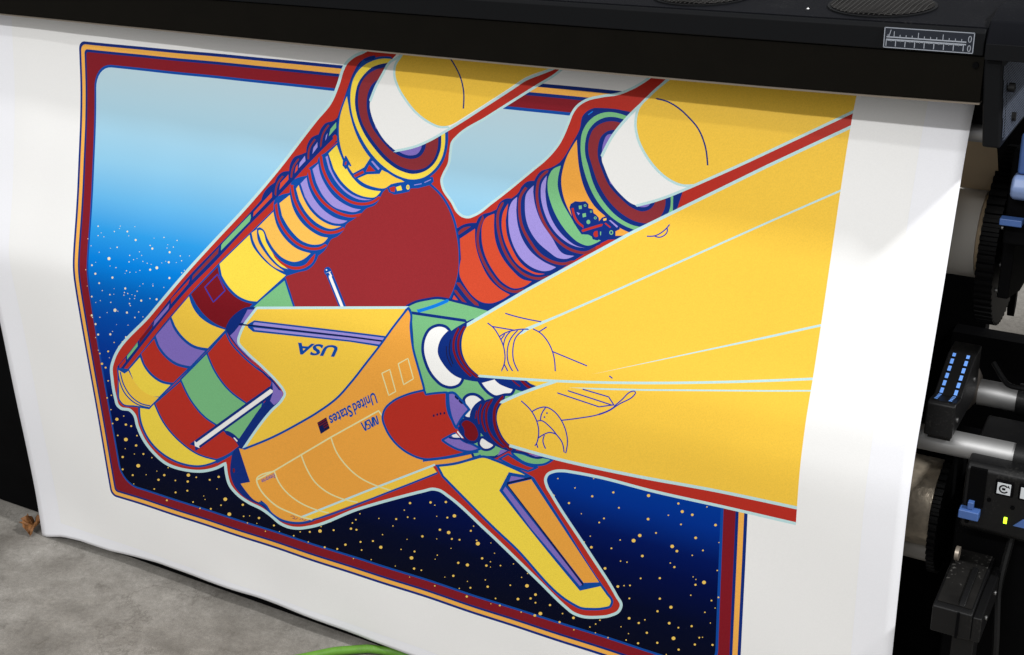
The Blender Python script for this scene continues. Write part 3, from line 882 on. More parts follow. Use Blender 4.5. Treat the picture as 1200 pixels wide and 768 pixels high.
for el, ink, kind, data, w in SHAPES:
    if kind == 'fill':
        for lp in data:
            add_loop(lp)
    else:
        add_loop(ribbon(data, w))
zz = np.arange(.36, .8995, .006)
XPE = -0.3612                                   # right-hand edge of the printed picture
add_loop(sheet_to_trace(np.full(len(zz), XPE), zz), False)
gx, gz = np.meshgrid(np.arange(-1.594, -.292, .011), np.arange(.046, .898, .0085))
vlist.extend(map(tuple, sheet_to_trace(gx.ravel(), gz.ravel()) + np.random.RandomState(3).uniform(-.2, .2, (gx.size, 2))))
res = delaunay_2d_cdt([Vector(p) for p in vlist], edges, [], 0, 0.004)
VV = np.array([v[:] for v in res[0]])
TT = np.array([f for f in res[2] if len(f) == 3])
C = VV[TT].mean(1)
owner = np.full(len(TT), -1)


def inside(P, loops):
    c = np.zeros(len(P), bool)
    for L in loops:
        x, y = L[:, 0], L[:, 1]
        x2, y2 = np.roll(x, -1), np.roll(y, -1)
        for s in range(0, len(P), 4000):
            q = P[s:s + 4000]
            a = (y[None] > q[:, 1:]) != (y2[None] > q[:, 1:])
            with np.errstate(divide='ignore', invalid='ignore'):
                xi = (x2 - x)[None] * (q[:, 1:] - y[None]) / (y2 - y)[None] + x[None]
            c[s:s + 4000] ^= ((a & (q[:, :1] < xi)).sum(1) % 2).astype(bool)
    return c


def near(P, L, r):
    a, b = L[:-1], L[1:]
    ab = b - a
    l2 = np.maximum((ab**2).sum(1), 1e-9)
    out = np.zeros(len(P), bool)
    for s in range(0, len(P), 4000):
        q = P[s:s + 4000]
        t = np.clip(((q[:, None] - a[None]) * ab[None]).sum(2) / l2[None], 0, 1)
        dd = np.linalg.norm(q[:, None] - (a[None] + t[..., None] * ab[None]), axis=2)
        out[s:s + 4000] = dd.min(1) <= r
    return out


for si, (el, ink, kind, data, w) in enumerate(SHAPES):
    A = np.vstack(data) if kind == 'fill' else data
    lo, hi = A.min(0) - w, A.max(0) + w
    idx = np.where((C[:, 0] > lo[0]) & (C[:, 0] < hi[0]) & (C[:, 1] > lo[1]) & (C[:, 1] < hi[1]))[0]
    if len(idx) == 0:
        continue
    ok = inside(C[idx], data) if kind == 'fill' else near(C[idx], data, w / 2 + 0.02)
    owner[idx[ok]] = si
CX, CZ = trace_to_sheet(C)
owner[(CX > XPE) & (owner >= 0)] = 0
owner[(CX > -.289) | (CX < -1.598) | (CZ > .8995) | (CZ < .040)] = -1
VX, VZ = trace_to_sheet(VV)
VY = F(VX, VZ)
NN = Fn(VX, VZ)

# ------------------------------------------------------------------ inks and paper
def satin(name, col):
    return mat(name, (col[0], col[1], col[2], 1), rough=0.42, spec=0.14, bump=0.10, bscale=800.0, noise=0.075, nscale=620.0)


INKM = {k: satin('ink_' + k, v) for k, v in INK.items()}
for k in ('cream', 'white'):
    INKM[k] = mat('ink_' + k, INK[k], rough=0.45, spec=0.18, bump=0.10, bscale=800.0, noise=0.02, nscale=620.0)
# the printed sky runs from pale blue to black down the picture
skm = mat('ink_sky', (0, 0, 0, 1), rough=.45, spec=.04)
nt = skm.node_tree
tc = nt.nodes.new('ShaderNodeTexCoord')
sx = nt.nodes.new('ShaderNodeSeparateXYZ')
mr = nt.nodes.new('ShaderNodeMapRange')
mr.inputs['From Min'].default_value = .12
mr.inputs['From Max'].default_value = .83
rp = nt.nodes.new('ShaderNodeValToRGB')
nt.links.new(tc.outputs['Object'], sx.inputs[0])
nt.links.new(sx.outputs['Z'], mr.inputs['Value'])
nt.links.new(mr.outputs['Result'], rp.inputs['Fac'])
nt.links.new(rp.outputs['Color'], nt.nodes['Principled BSDF'].inputs['Base Color'])
stops = [(.13, (8, 10, 23)), (.22, (2, 9, 42)), (.28, (0, 14, 72)), (.315, (0, 23, 94)), (.36, (0, 50, 146)), (.40, (0, 60, 158)), (.445, (0, 78, 176)), (.49, (0, 102, 197)), (.535, (2, 131, 224)),
         (.575, (46, 158, 233)), (.62, (106, 187, 238)), (.67, (148, 206, 238)), (.74, (176, 215, 233)), (.80, (192, 218, 228))]
cr = rp.color_ramp
while len(cr.elements) < len(stops):
    cr.elements.new(0.5)
for e, (z, c) in zip(cr.elements, stops):
    e.position = (z - .12) / .71
    e.color = rgb(*c)
INKM['SKY'] = skm

paper_m = mat('bare_vinyl', rgb(246, 247, 252), rough=0.45, spec=0.2, bump=0.10, bscale=800.0, noise=0.02, nscale=620.0)

# ------------------------------------------------------------------ floor
fm = bpy.data.materials.new('concrete')
fm.use_nodes = True
nt = fm.node_tree
pb = nt.nodes['Principled BSDF']
pb.inputs['Roughness'].default_value = 0.75
pb.inputs['Specular IOR Level'].default_value = 0.3
tc = nt.nodes.new('ShaderNodeTexCoord')


def noise_node(scale, detail, rough=.55, dist=0.0):
    n = nt.nodes.new('ShaderNodeTexNoise')
    n.inputs['Scale'].default_value = scale
    n.inputs['Detail'].default_value = detail
    n.inputs['Roughness'].default_value = rough
    n.inputs['Distortion'].default_value = dist
    nt.links.new(tc.outputs['Object'], n.inputs['Vector'])
    return n


def ramp_node(src, stops):
    r = nt.nodes.new('ShaderNodeValToRGB')
    while len(r.color_ramp.elements) < len(stops):
        r.color_ramp.elements.new(.5)
    for e, (p, c) in zip(r.color_ramp.elements, stops):
        e.position = p
        e.color = c
    nt.links.new(src, r.inputs['Fac'])
    return r


def mixc(mode, a, b, fac=1.0):
    m = nt.nodes.new('ShaderNodeMix')
    m.data_type = 'RGBA'
    m.blend_type = mode
    if hasattr(fac, 'node'):
        nt.links.new(fac, m.inputs['Factor'])
    else:
        m.inputs['Factor'].default_value = fac
    for s, v in (('A', a), ('B', b)):
        if hasattr(v, 'node'):
            nt.links.new(v, m.inputs[s])
        else:
            m.inputs[s].default_value = v
    return m.outputs['Result']


n1 = noise_node(4.5, 8, .62, .4)
n2 = noise_node(22, 8, .7, .2)
n3 = noise_node(160, 4, .6)
n3b = noise_node(620, 4, .7)
base = ramp_node(n1.outputs['Fac'], [(.30, (.155, .143, .126, 1)), (.45, (.235, .22, .198, 1)), (.58, (.32, .303, .277, 1)), (.72, (.42, .401, .373, 1))])
sp = ramp_node(n2.outputs['Fac'], [(.28, (.52, .51, .49, 1)), (.40, (.86, .855, .85, 1)), (.55, (1.0, 1.0, 1.0, 1)), (.75, (1.25, 1.25, 1.24, 1))])
gr = ramp_node(n3.outputs['Fac'], [(.3, (.86, .86, .855, 1)), (.7, (1.12, 1.12, 1.12, 1))])
gr2 = ramp_node(n3b.outputs['Fac'], [(.32, (.74, .74, .73, 1)), (.5, (1, 1, 1, 1)), (.68, (1.28, 1.28, 1.28, 1))])
col = mixc('MULTIPLY', base.outputs['Color'], sp.outputs['Color'])
col = mixc('MULTIPLY', col, gr.outputs['Color'])
col = mixc('MULTIPLY', col, gr2.outputs['Color'])
# hairline cracks
nd = noise_node(7, 6, .65)
va = nt.nodes.new('ShaderNodeVectorMath')
va.operation = 'SCALE'
va.inputs['Scale'].default_value = .22
nt.links.new(nd.outputs['Color'], va.inputs[0])
vb = nt.nodes.new('ShaderNodeVectorMath')
vb.operation = 'ADD'
nt.links.new(tc.outputs['Object'], vb.inputs[0])
nt.links.new(va.outputs[0], vb.inputs[1])
vo = nt.nodes.new('ShaderNodeTexVoronoi')
vo.feature = 'DISTANCE_TO_EDGE'
vo.inputs['Scale'].default_value = 1.35
nt.links.new(vb.outputs[0], vo.inputs['Vector'])
ck = ramp_node(vo.outputs['Distance'], [(0.0, (.74, .73, .72, 1)), (.0018, (.85, .85, .85, 1)), (.004, (1, 1, 1, 1))])
col = mixc('MULTIPLY', col, ck.outputs['Color'])
nt.links.new(col, pb.inputs['Base Color'])
bp = nt.nodes.new('ShaderNodeBump')
bp.inputs['Strength'].default_value = .12
bp.inputs['Distance'].default_value = .002
ad = nt.nodes.new('ShaderNodeMath')
ad.operation = 'ADD'
nt.links.new(n3.outputs['Fac'], ad.inputs[0])
nt.links.new(ck.outputs['Color'], ad.inputs[1])
nt.links.new(ad.outputs[0], bp.inputs['Height'])
nt.links.new(bp.outputs['Normal'], pb.inputs['Normal'])
fl = MB().add([(-6, -5, 0), (5, -5, 0), (5, 6, 0), (-6, 6, 0)], [(0, 1, 2, 3)]).build('floor', fm)
tag(fl, kind='structure')

# ------------------------------------------------------------------ the print
sheet = empty('hanging_print', (-.95, 0, 0.02))
tag(sheet, 'wide white vinyl print of a launching space shuttle, hanging from the printer to the floor', 'print')
# bare vinyl sheet with its uneven lower edge
EX = [-1.650, -1.640, -1.620, -1.5984, -1.5574, -1.4892, -1.3838, -1.2853, -1.1821, -1.1246, -1.0221, -.9615, -.9026, -.7, -.5, -.35, -.2441]
EZ = [.0015, .002, .008, .0143, .018, .0171, .0266, .0256, .0292, .0282, .025, .0221, .0209, .024, .021, .023, .020]
nx, nz = 120, 170
mb = MB()
xs = np.linspace(SHEET_L, SHEET_R, nx)
vs = []
for x in xs:
    zb = np.interp(x, EX, EZ)
    zs = zb + (SHEET_TOP - zb) * np.linspace(0, 1, nz)
    ys = F(np.full(nz, x), zs) + 0.00015
    vs += list(zip([x] * nz, ys, zs))
fs = [(i * nz + j, (i + 1) * nz + j, (i + 1) * nz + j + 1, i * nz + j + 1) for i in range(nx - 1) for j in range(nz - 1)]
po = mb.add(vs, fs).build('vinyl_sheet', paper_m, sheet, smooth=True)
so = po.modifiers.new('thickness', 'SOLIDIFY')
so.thickness = 0.0004
so.offset = -1

NAMES = {'printed_ground': ('printed_ground', None), 'picture_border': ('picture_border', None), 'printed_sky': ('printed_sky', None), 'star': ('star', 'stuff'),
         'printed_halo': ('printed_outline', None), 'printed_booster': ('printed_booster', None), 'printed_booster.b': ('printed_booster', None), 'printed_tank': ('printed_fuel_tank', None),
         'printed_plume': ('printed_booster_exhaust', None), 'printed_main_plume': ('printed_engine_exhaust', None), 'printed_orbiter': ('printed_shuttle', None), 'lettering.1': ('lettering', None), 'lettering.2': ('lettering', None), 'lettering.3': ('lettering', None), 'lettering.4': ('lettering', None), 'lettering.5': ('small_marking', None), 'printed_flag': ('printed_flag', None)}
PLABEL = {'printed_booster': 'printed rocket booster with yellow, purple and orange rings', 'printed_booster.b': 'printed rocket booster with vermilion, purple and green rings', 'printed_ground': 'off-white printed margin round the picture',
          'star': 'small yellow stars printed on the dark sky'}
owner_el = np.array([s[0] for s in SHAPES] + [''])[owner]
OBJ = {}
for el, (nm, kind) in NAMES.items():
    sel = np.where(owner_el == el)[0]
    inks = []
    mi = []
    for t in sel:
        k = SHAPES[owner[t]][1]
        if k not in inks:
            inks.append(k)
        mi.append(inks.index(k))
    used, inv = np.unique(TT[sel], return_inverse=True)
    tri = inv.reshape(-1, 3)
    me = bpy.data.meshes.new(nm)
    co = np.stack([VX[used], VY[used], VZ[used]], -1)
    # counter-clockwise seen from the front
    a, b, c = co[tri[:, 0]], co[tri[:, 1]], co[tri[:, 2]]
    flip = np.cross(b - a, c - a)[:, 1] > 0
    tri[flip] = tri[flip][:, ::-1]
    me.from_pydata(co.tolist(), [], tri.tolist())
    for k in inks:
        me.materials.append(INKM[k])
    me.polygons.foreach_set('material_index', mi)
    me.shade_smooth()
    me.normals_split_custom_set_from_vertices(NN[used].tolist())
    o = bpy.data.objects.new(nm, me)
    COL.objects.link(o)
    OBJ[el] = o
    par = OBJ['printed_orbiter'] if el.startswith('lettering') or el == 'printed_flag' else OBJ['printed_sky'] if el == 'star' else sheet
    attach(o, par)
    if kind:
        o['kind'] = kind
    if el in PLABEL:
        o['label'] = PLABEL[el]
print('print triangles', len(TT), 'shapes', len(SHAPES))

# ------------------------------------------------------------------ the printer
black = mat('black_panel', rgb(14, 12, 8), rough=.6, spec=.07, bump=.12, bscale=700, noise=.12, nscale=30)
strip = mat('black_trim', rgb(16, 17, 19), rough=.6, spec=.09, bump=.12, bscale=900)
cover = mat('charcoal_plastic', rgb(17, 18, 22), rough=.75, spec=.05, dust=.05, bump=.25, bscale=1100, noise=.1, nscale=24)
dark = mat('dark_plastic', rgb(13, 13, 14), rough=.45, spec=.25, bump=.15, bscale=800, dust=.05)
soot = mat('black_metal', rgb(6, 6, 7), rough=.75, spec=.05, noise=.3, nscale=20)
dusty = mat('dusty_plastic', rgb(20, 19, 18), rough=.8, spec=.15, noise=.5, nscale=40, bump=.2, bscale=400, dust=.28, dscale=220)
alu = mat('brushed_aluminium', rgb(172, 172, 172), rough=.5, metal=.8, noise=.05, nscale=60)
lipm = mat('grey_metal_lip', rgb(150, 140, 128), rough=.4, metal=.6)
bluep = mat('blue_plastic', rgb(66, 98, 158), rough=.4, noise=.08, nscale=60)
bluel = mat('pale_blue_plastic', rgb(116, 136, 178), rough=.4, noise=.1, nscale=40)
inkb = mat('blue_print', rgb(112, 166, 250), rough=.5)
whitep = mat('white_print', rgb(208, 212, 216), rough=.5)
deepb = mat('dark_blue_label', rgb(16, 24, 38), rough=.4)
greyp = mat('grey_plastic', rgb(150, 146, 140), rough=.5)
rollw = mat('vinyl_roll', rgb(236, 232, 224), rough=.5, noise=.04, nscale=8)
tan = mat('liner_paper', rgb(206, 184, 152), rough=.6, noise=.08, nscale=10)
bronze = mat('silvery_liner', rgb(188, 176, 158), rough=.32, metal=.55, noise=.25, nscale=120, bump=.5, bscale=160)
led = mat('green_light', rgb(190, 250, 40), rough=.4, emit=2.2)
wirem = mat('grille_wire', rgb(27, 25, 23), rough=.6, metal=.0)
steel = mat('screw_steel', rgb(150, 150, 150), rough=.4, metal=.9)

pr = empty('wide_format_printer', (-.95, .35, 0))
tag(pr, 'large black wide-format printer with the shuttle print hanging out of its front', 'printer')
LIPX = [-2.35, -1.58, -1.34, -1.106, -.92, -.734, -.58, -.434, -.33, -.2275]
LIPZ = [.868, .8645, .8626, .8613, .8603, .8597, .8597, .8601, .8611, .8628]
# front panel: its lower edge sags a little
mb = MB()
n = len(LIPX)
prof = lambda z0: [(.050, z0), (.0485, .9075), (.060, .9075), (.060, z0)]
vs = [(x, y, z) for x, z0 in zip(LIPX, LIPZ) for (y, z) in prof(z0 + .0016)]
fs = [(i * 4 + k, i * 4 + (k + 1) % 4, i * 4 + 4 + (k + 1) % 4, i * 4 + 4 + k) for i in range(n - 1) for k in range(4)] + [(3, 2, 1, 0), tuple((n - 1) * 4 + k for k in range(4))]
fs = [tuple(reversed(f)) for f in fs]
panel = mb.add(vs, fs).build('front_panel', black, pr, bevel=.0006)
mb = MB()
prof = lambda z0: [(.0488, z0), (.0486, z0 + .0016), (.0605, z0 + .0014), (.0605, z0)]
vs = [(x, y, z) for x, z0 in zip(LIPX, LIPZ) for (y, z) in prof(z0 - .0004)]
mb.add(vs, fs).build('metal_lip', lipm, pr)
MB().prism([(.0455, .9085), (.0455, .9295), (.049, .9325), (.075, .9330), (.075, .9085)], -2.35, -.2285).build('trim_strip', strip, pr, bevel=.0012)
top = MB().prism([(.0515, .9338), (.10, .9362), (.60, .958), (.60, .90), (.0515, .90)], -2.35, -.2278).build('top_cover', cover, pr)
MB().cyl(.0462, .0502, -.2345, .8995, .0028, 16, axis='y').build('screw', soot, panel)
# round fan grilles in the cover
for gx0 in (-.533, -.342):
    gy0, gr_ = .112, .050
    rim = MB()
    for k in range(40):
        a0, a1 = 2 * math.pi * k / 40, 2 * math.pi * (k + 1) / 40
        q = []
        for a in (a0, a1):
            for rr, h in ((gr_, .0004), (gr_ + .003, .0004), (gr_ + .003, -.004), (gr_, -.004)):
                y = gy0 + rr * math.sin(a)
                q.append((gx0 + rr * math.cos(a), y, .9345 + .044 * (y - .0515) + .0006 + h))
        rim.add(q, [(0, 1, 5, 4), (1, 2, 6, 5), (2, 3, 7, 6), (3, 0, 4, 7)])
    g = rim.build('fan_grille', strip, pr)
    dk = MB()
    dk.add([(gx0 + gr_ * math.cos(2 * math.pi * k / 40), gy0 + gr_ * math.sin(2 * math.pi * k / 40), .9350 + .044 * (gy0 + gr_ * math.sin(2 * math.pi * k / 40) - .0515)) for k in range(40)], [tuple(range(40))])
    dk.build('grille_backing', soot, g)
    wr = MB()
    st = .0050
    for k in range(-9, 10):
        u = k * st
        h = math.sqrt(max(0, gr_**2 - u * u))
        if h < .004:
            continue
        zf = lambda y: .9364 + .044 * (y - .0515)
        wr.tube([(gx0 + u, gy0 - h, zf(gy0 - h)), (gx0 + u, gy0, zf(gy0) + .0012), (gx0 + u, gy0 + h, zf(gy0 + h))], .0005, 5)
        wr.tube([(gx0 - h, gy0 + u, zf(gy0 + u)), (gx0, gy0 + u, zf(gy0 + u) + .0012), (gx0 + h, gy0 + u, zf(gy0 + u))], .0005, 5)
    wr.build('grille_mesh', wirem, g)
# measuring label on the trim strip
lab = MB().box(-.3203, -.2374, .0444, .0456, .9103, .9296).build('ruler_label', deepb, pr)
lw = MB()
yf = .0441


def bar(x0, z0, x1, z1, w):
    d = math.hypot(x1 - x0, z1 - z0)
    nx_, nz_ = -(z1 - z0) / d * w / 2, (x1 - x0) / d * w / 2
    lw.add([(x0 + nx_, yf, z0 + nz_), (x0 - nx_, yf, z0 - nz_), (x1 - nx_, yf, z1 - nz_), (x1 + nx_, yf, z1 + nz_)], [(0, 1, 2, 3)])


LX0, LX1, LZ0, LZ1 = -.3199, -.2378, .9107, .9292
for q in ((LX0, LZ0, LX1, LZ0), (LX0, LZ1, LX1, LZ1), (LX0, LZ0, LX0, LZ1), (LX1, LZ0, LX1, LZ1)):
    bar(*q, .0008)
yf = .04395
bar(LX0 + .002, .9206, LX1 - .0065, .9206, .0012)
bar(LX0 + .002, .9183, LX1 - .0065, .9183, .0012)
yf = .0438
for k in range(13):
    x = LX0 + .0035 + k * .00565
    h = .0056 if k % 4 == 1 else .0026
    bar(x, .9206, x, .9206 + h, .0007)
for k in range(9):
    x = LX0 + .0022 + k * .0089
    bar(x, .9183, x, .9120, .0008)
    if k < 8:
        bar(x + .0045, .9183, x + .0045, .9165, .0006)
        bar(x + .001, .9174, x + .0079, .9174, .0006)
bar(LX0 + .006, .9275, LX0 + .0045, .9215, .0007)
yf = .0437
for zc in (.9235, .9150):
    for k in range(12):
        a0, a1 = 2 * math.pi * k / 12, 2 * math.pi * (k + 1) / 12
        bar(LX1 - .0035 + .0013 * math.cos(a0), zc + .0028 * math.sin(a0), LX1 - .0035 + .0013 * math.cos(a1), zc + .0028 * math.sin(a1), .0007)
lw.build('ruler_marks', mat('label_print', rgb(152, 158, 168), rough=.5), lab)
# end cap and hanging bracket
cap = MB().prism([(.043, .9060), (.043, .9215), (.052, .940), (.08, .9475), (.60, .965), (.60, .9060)], -.2272, -.166).build('end_cap', cover, pr, bevel=.002)
MB().prism([(.0424, .9060), (.0424, .9208), (.0445, .9208), (.0445, .9060)], -.2266, -.1668).build('cap_trim', strip, cap, bevel=.0006)
br = MB().prism([(.050, .822), (.050, .9058), (.30, .9058), (.30, .822)], -.2288, -.2122, shear=.09).build('end_bracket', strip, pr, bevel=.0025)
# perforated side panel with slanting slots
sg = MB()
for k in range(34):
    y0 = .058 + k * .0062
    sg.add([(-.2108, y0, .8985), (-.2108, y0 + .0024, .8985), (-.2040 + .0005, y0 - .020 + .0024, .828), (-.2040 + .0005, y0 - .020, .828)] if y0 > .078 else
           [(-.2108, y0, .8985), (-.2108, y0 + .0024, .8985), (-.2108 + .0068 * (y0 - .054) / .024, .0564, .8985 - .0705 * (y0 - .054) / .024), (-.2108 + .0068 * (y0 - .054) / .024, .0540, .8985 - .0705 * (y0 - .054) / .024)], [(0, 1, 2, 3)])
for k in range(26):
    z0 = .829 + k * .0027
    xx = -.2045 - .0068 * (z0 - .829) / .0705
    sg.add([(xx + .0006, .055, z0), (xx + .0006, .27, z0), (xx + .0006, .27, z0 + .0008), (xx + .0006, .055, z0 + .0008)], [(0, 1, 2, 3)])
sg.build('side_grille', mat('grille_grey', rgb(96, 104, 120), rough=.5), br, kind='stuff')
for (y, z) in ((.072, .876), (.098, .842)):
    MB().cyl(-.207, -.2015, y, z, .0045, 14).build('bolt', dark, br)
# platen roller and supports seen past the edge of the sheet
MB().cyl(-1.9, -.233, .135, .8135, .0098, 24).build('feed_roller', alu, pr, smooth=True)
MB().box(-2.2, -.2300, .118, .16, .8265, .8560).build('platen_beam', soot, pr)
# black stand behind the sheet
MB().box(-2.3, -.264, .47, .50, .10, .86).build('back_panel', soot, pr)
MB().box(-.2635, .20, .47, .51, .538, .86).build('back_panel', soot, pr)
MB().box(-.30, .20, .44, .4695, .03, .462).build('stand_beam', soot, pr)
MB().prism([(.485, .540), (.485, .488), (.492, .476), (.499, .490), (.499, .540)], -.2425, -.2335).build('hook', soot, pr)
MB().box(-.62, .20, .56, .60, .0, .05).build('stand_foot', soot, pr)
leg = MB().box(-2.35, -1.69, .045, .50, .0, .58).build('stand_leg', soot, pr, bevel=.004)
MB().cyl(.036, .047, -1.755, .37, .006, 14, axis='y').build('bolt', steel, leg)
# guide block with two rows of blue dashes, in a V cradle
gb = MB().prism([(.057, .505), (.060, .541), (.064, .5435), (.0895, .5385), (.143, .5645), (.176, .5655), (.176, .520), (.165, .505)], -.2478, -.2186).build('guide_block', dark, pr, bevel=.0016)
ds = MB()
for X in (-.2405, -.2258):
    pts = [(.0645, .5443), (.0895, .5393), (.142, .5649)]
    L = [0, math.dist(pts[0], pts[1]), math.dist(pts[0], pts[1]) + math.dist(pts[1], pts[2])]
    t = 0.001
    while t < L[2] - .004:
        step = .0105 if t >= L[1] else .0062
        ln = .0072 if t >= L[1] else .0036
        q = []
        for tt in (t, min(t + ln, L[2])):
            q.append((np.interp(tt, L, [p[0] for p in pts]), np.interp(tt, L, [p[1] for p in pts])))
        ds.add([(X - .0017, q[0][0], q[0][1] + .0007), (X + .0017, q[0][0], q[0][1] + .0007), (X + .0017, q[1][0], q[1][1] + .0007), (X - .0017, q[1][0], q[1][1] + .0007)], [(0, 1, 2, 3)])
        t += step
        if t - step < L[1] <= t:
            t = L[1] + .001
ds.build('dash_marking', inkb, gb)
MB().prism([(.066, .498), (.066, .5044), (.165, .5044), (.165, .498)], -.245, -.2215).build('clamp', dark, gb)
# two aluminium bars
MB().cyl(-1.60, -.1585, .0935, .4825, .0137, 40).build('support_bar', alu, pr, smooth=True)
MB().cyl(-.2186, -.176, .194, .5005, .0148, 40).build('tension_bar', alu, pr, smooth=True)
MB().cyl(-.2280, -.2180, .190, .507, .030, 40, r2=.0152).build('bar_collar', mat('grey_collar', rgb(120, 112, 104), rough=.35, metal=.7), pr, smooth=True)
MB().cyl(-.1590, -.10, .0935, .4825, .0165, 32).build('bar_end', dark, pr, smooth=True)
MB().cyl(-.1765, -.10, .194, .5005, .0180, 32).build('bar_end', dark, pr, smooth=True)
# upper spindle: blue lever and tab
lv_ = MB().prism([(.112, .757), (.110, .766), (.116, .778), (.14, .778), (.14, .754), (.120, .753)], -.2006, -.160).build('blue_lever', bluel, pr, bevel=.004)
MB().prism([(.122, .7785), (.120, .820), (.14, .820), (.14, .7785)], -.1975, -.163).build('lever_stem', bluep, lv_, bevel=.003)
MB().box(-.2078, -.1862, .118, .130, .7249, .7320).build('blue_tab', bluep, pr, bevel=.001)
MB().box(-.2050, -.02, .132, .30, .700, .80).build('spindle_housing', soot, pr, bevel=.003)
MB().prism([(.16, .63), (.16, .70), (.29, .70), (.29, .61), (.24, .61)], -.208, -.196).build('spindle_arm', soot, pr, bevel=.002)


flange = mat('flange_plastic', rgb(6, 6, 7), rough=.55, spec=.14)


def gear(name, x0, x1, y, z, r, teeth, material):
    m = MB()
    ring = []
    for k in range(teeth):
        for j, rr in enumerate((r, r, r - .0035, r - .0035)):
            a = 2 * math.pi * (k + (0, .42, .52, .9)[j]) / teeth
            ring.append((y + rr * math.cos(a), z + rr * math.sin(a)))
    m.prism(ring, x0, x1)
    return m.build(name, material, pr)


gear('toothed_flange', -.2390, -.2200, .300, .652, .104, 64, flange)
gear('toothed_flange', -.2405, -.2315, .178, .352, .078, 52, flange)
# control box
cb = MB().prism([(.058, .406), (.058, .476), (.064, .4815), (.16, .492), (.16, .40), (.07, .396)], -.2008, .06).build('control_box', dark, pr, bevel=.003)
bt = MB().box(-.1695, -.1512, .0555, .0585, .4530, .4708).build('button', soot, cb, bevel=.0015)
MB().box(-.1672, -.1538, .0549, .0556, .4556, .4684).build('button_sign', whitep, bt)
ar = MB()
for k in range(20):
    a0, a1 = math.radians(40 + 290 * k / 20), math.radians(40 + 290 * (k + 1) / 20)
    q = [(-.1605 + rr * math.cos(a), .0546, .4620 + rr * math.sin(a)) for a in (a0, a1) for rr in (.0034, .0050)]
    ar.add([q[0], q[1], q[3], q[2]], [(0, 1, 2, 3)])
ar.add([(-.1572, .05455, .4652), (-.1545, .05455, .4635), (-.1562, .05455, .4675)], [(0, 1, 2)])
ar.add([(-.1622, .0545, .4608), (-.1590, .0545, .4608), (-.1590, .0545, .4634), (-.1622, .0545, .4634)], [(0, 1, 2, 3)])
ar.build('arrow_sign', soot, bt)
b2 = MB().box(-.1463, -.120, .0555, .0585, .4530, .4708).build('button', soot, cb, bevel=.0015)
MB().box(-.1440, -.124, .0549, .0556, .4556, .4684).build('button_sign', whitep, b2)
MB().prism([(.0570, .4205), (.0560, .4225), (.0560, .4258), (.0570, .4278), (.059, .4278), (.059, .4205)], -.1568, -.1536).build('indicator_light', led, cb)
bl = MB()
bl.add([(-.1468, .0565, .4205), (-.134, .0565, .4205), (-.134, .0565, .4300), (-.1385, .0565, .4300), (-.1468, .0585, .4205), (-.134, .0585, .4205), (-.134, .0585, .4300), (-.1385, .0585, .4300)], [(0, 1, 2, 3), (0, 3, 7, 4), (3, 2, 6, 7), (0, 4, 5, 1)])
bl.build('blue_marker', bluep, cb)
MB().box(-.2012, -.1806, .046, .058, .4210, .4312).build('blue_tab', bluep, pr, bevel=.0012)
MB().box(-.1935, -.1875, .050, .059, .4315, .4400).build('tab_stem', bluep, pr, bevel=.0008)
MB().box(-.1960, -.1790, .056, .0605, .4330, .4780).build('slot', soot, cb)
# lower dusty latch block
lb = MB().prism([(-.020, .3185), (-.0205, .350), (-.016, .3520), (.045, .3580), (.09, .3565), (.09, .322)], -.2045, -.1640).build('latch_block', dark, pr, bevel=.0016)
MB().prism([(-.0135, .3526), (.045, .3588), (.088, .3572), (.088, .3580), (.045, .3598), (-.0135, .3534)], -.2015, -.1665).build('dusty_top', dusty, lb)
MB().prism([(-.0190, .3180), (-.0188, .3475), (.03, .352), (.085, .3490), (.085, .32)], -.1640, -.1545).build('latch_side', dark, lb, bevel=.0016)
MB().box(-.1790, -.1765, -.0225, -.020, .3190, .3500).build('latch_seam', soot, lb)
MB().prism([(-.014, .3536), (-.006, .3575), (.05, .3640), (.05, .3590)], -.1800, -.1735).build('latch_rib', dark, lb, bevel=.001)
MB().prism([(.0, .20), (.0, .317), (.03, .317), (.03, .20)], -.1850, -.1620).build('latch_post', dark, lb, bevel=.002)
MB().box(-.2120, .05, .10, .30, .05, .395).build('lower_housing', soot, pr, bevel=.003)
MB().box(-1.6, -.2125, .26, .30, .02, .40).build('lower_panel', soot, pr)
MB().box(-1.596, -.38, .0195, .0245, .0005, .30).build('gap_darkener', soot, pr)  # added black sheet, stands in for the deep shade under the print's lower edge
MB().cyl(-.2000, -.1960, .055, .372, .008, 16).build('spindle_pin', lipm, pr, smooth=True)

# ------------------------------------------------------------------ rolls (they lift out of the printer)
ro = empty('media_roll', (-.8, .305, .60))
tag(ro, 'roll of pale vinyl mounted high inside the printer beside the toothed black flange', 'roll')
MB().cyl(-1.70, -.2520, .305, .652, .0545, 64).build('vinyl_winding', rollw, ro, smooth=True)
MB().cyl(-1.72, -.2420, .305, .652, .0500, 64).build('roll_core', tan, ro, smooth=True)
mbs = MB()
arc = [(.290, .7062), (.276, .714), (.256, .733), (.236, .76), (.214, .785), (.19, .803), (.16, .812)]
mbs.add([(x, y, z) for x in (-1.70, -.2360) for y, z in arc], [(k, k + 1, len(arc) + k + 1, len(arc) + k) for k in range(len(arc) - 1)])
mbs.build('vinyl_web', tan, ro, smooth=True)
r2 = empty('take_up_roll', (-.8, .165, .30))
tag(r2, 'silvery take-up roll low behind the right edge of the print, beside the dusty latch', 'roll')
MB().cyl(-1.70, -.2440, .172, .358, .052, 64).build('liner_winding', bronze, r2, smooth=True)
MB().cyl(-1.72, -.2440, .145, .3070, .0115, 32).build('roll_tube', greyp, r2, smooth=True)

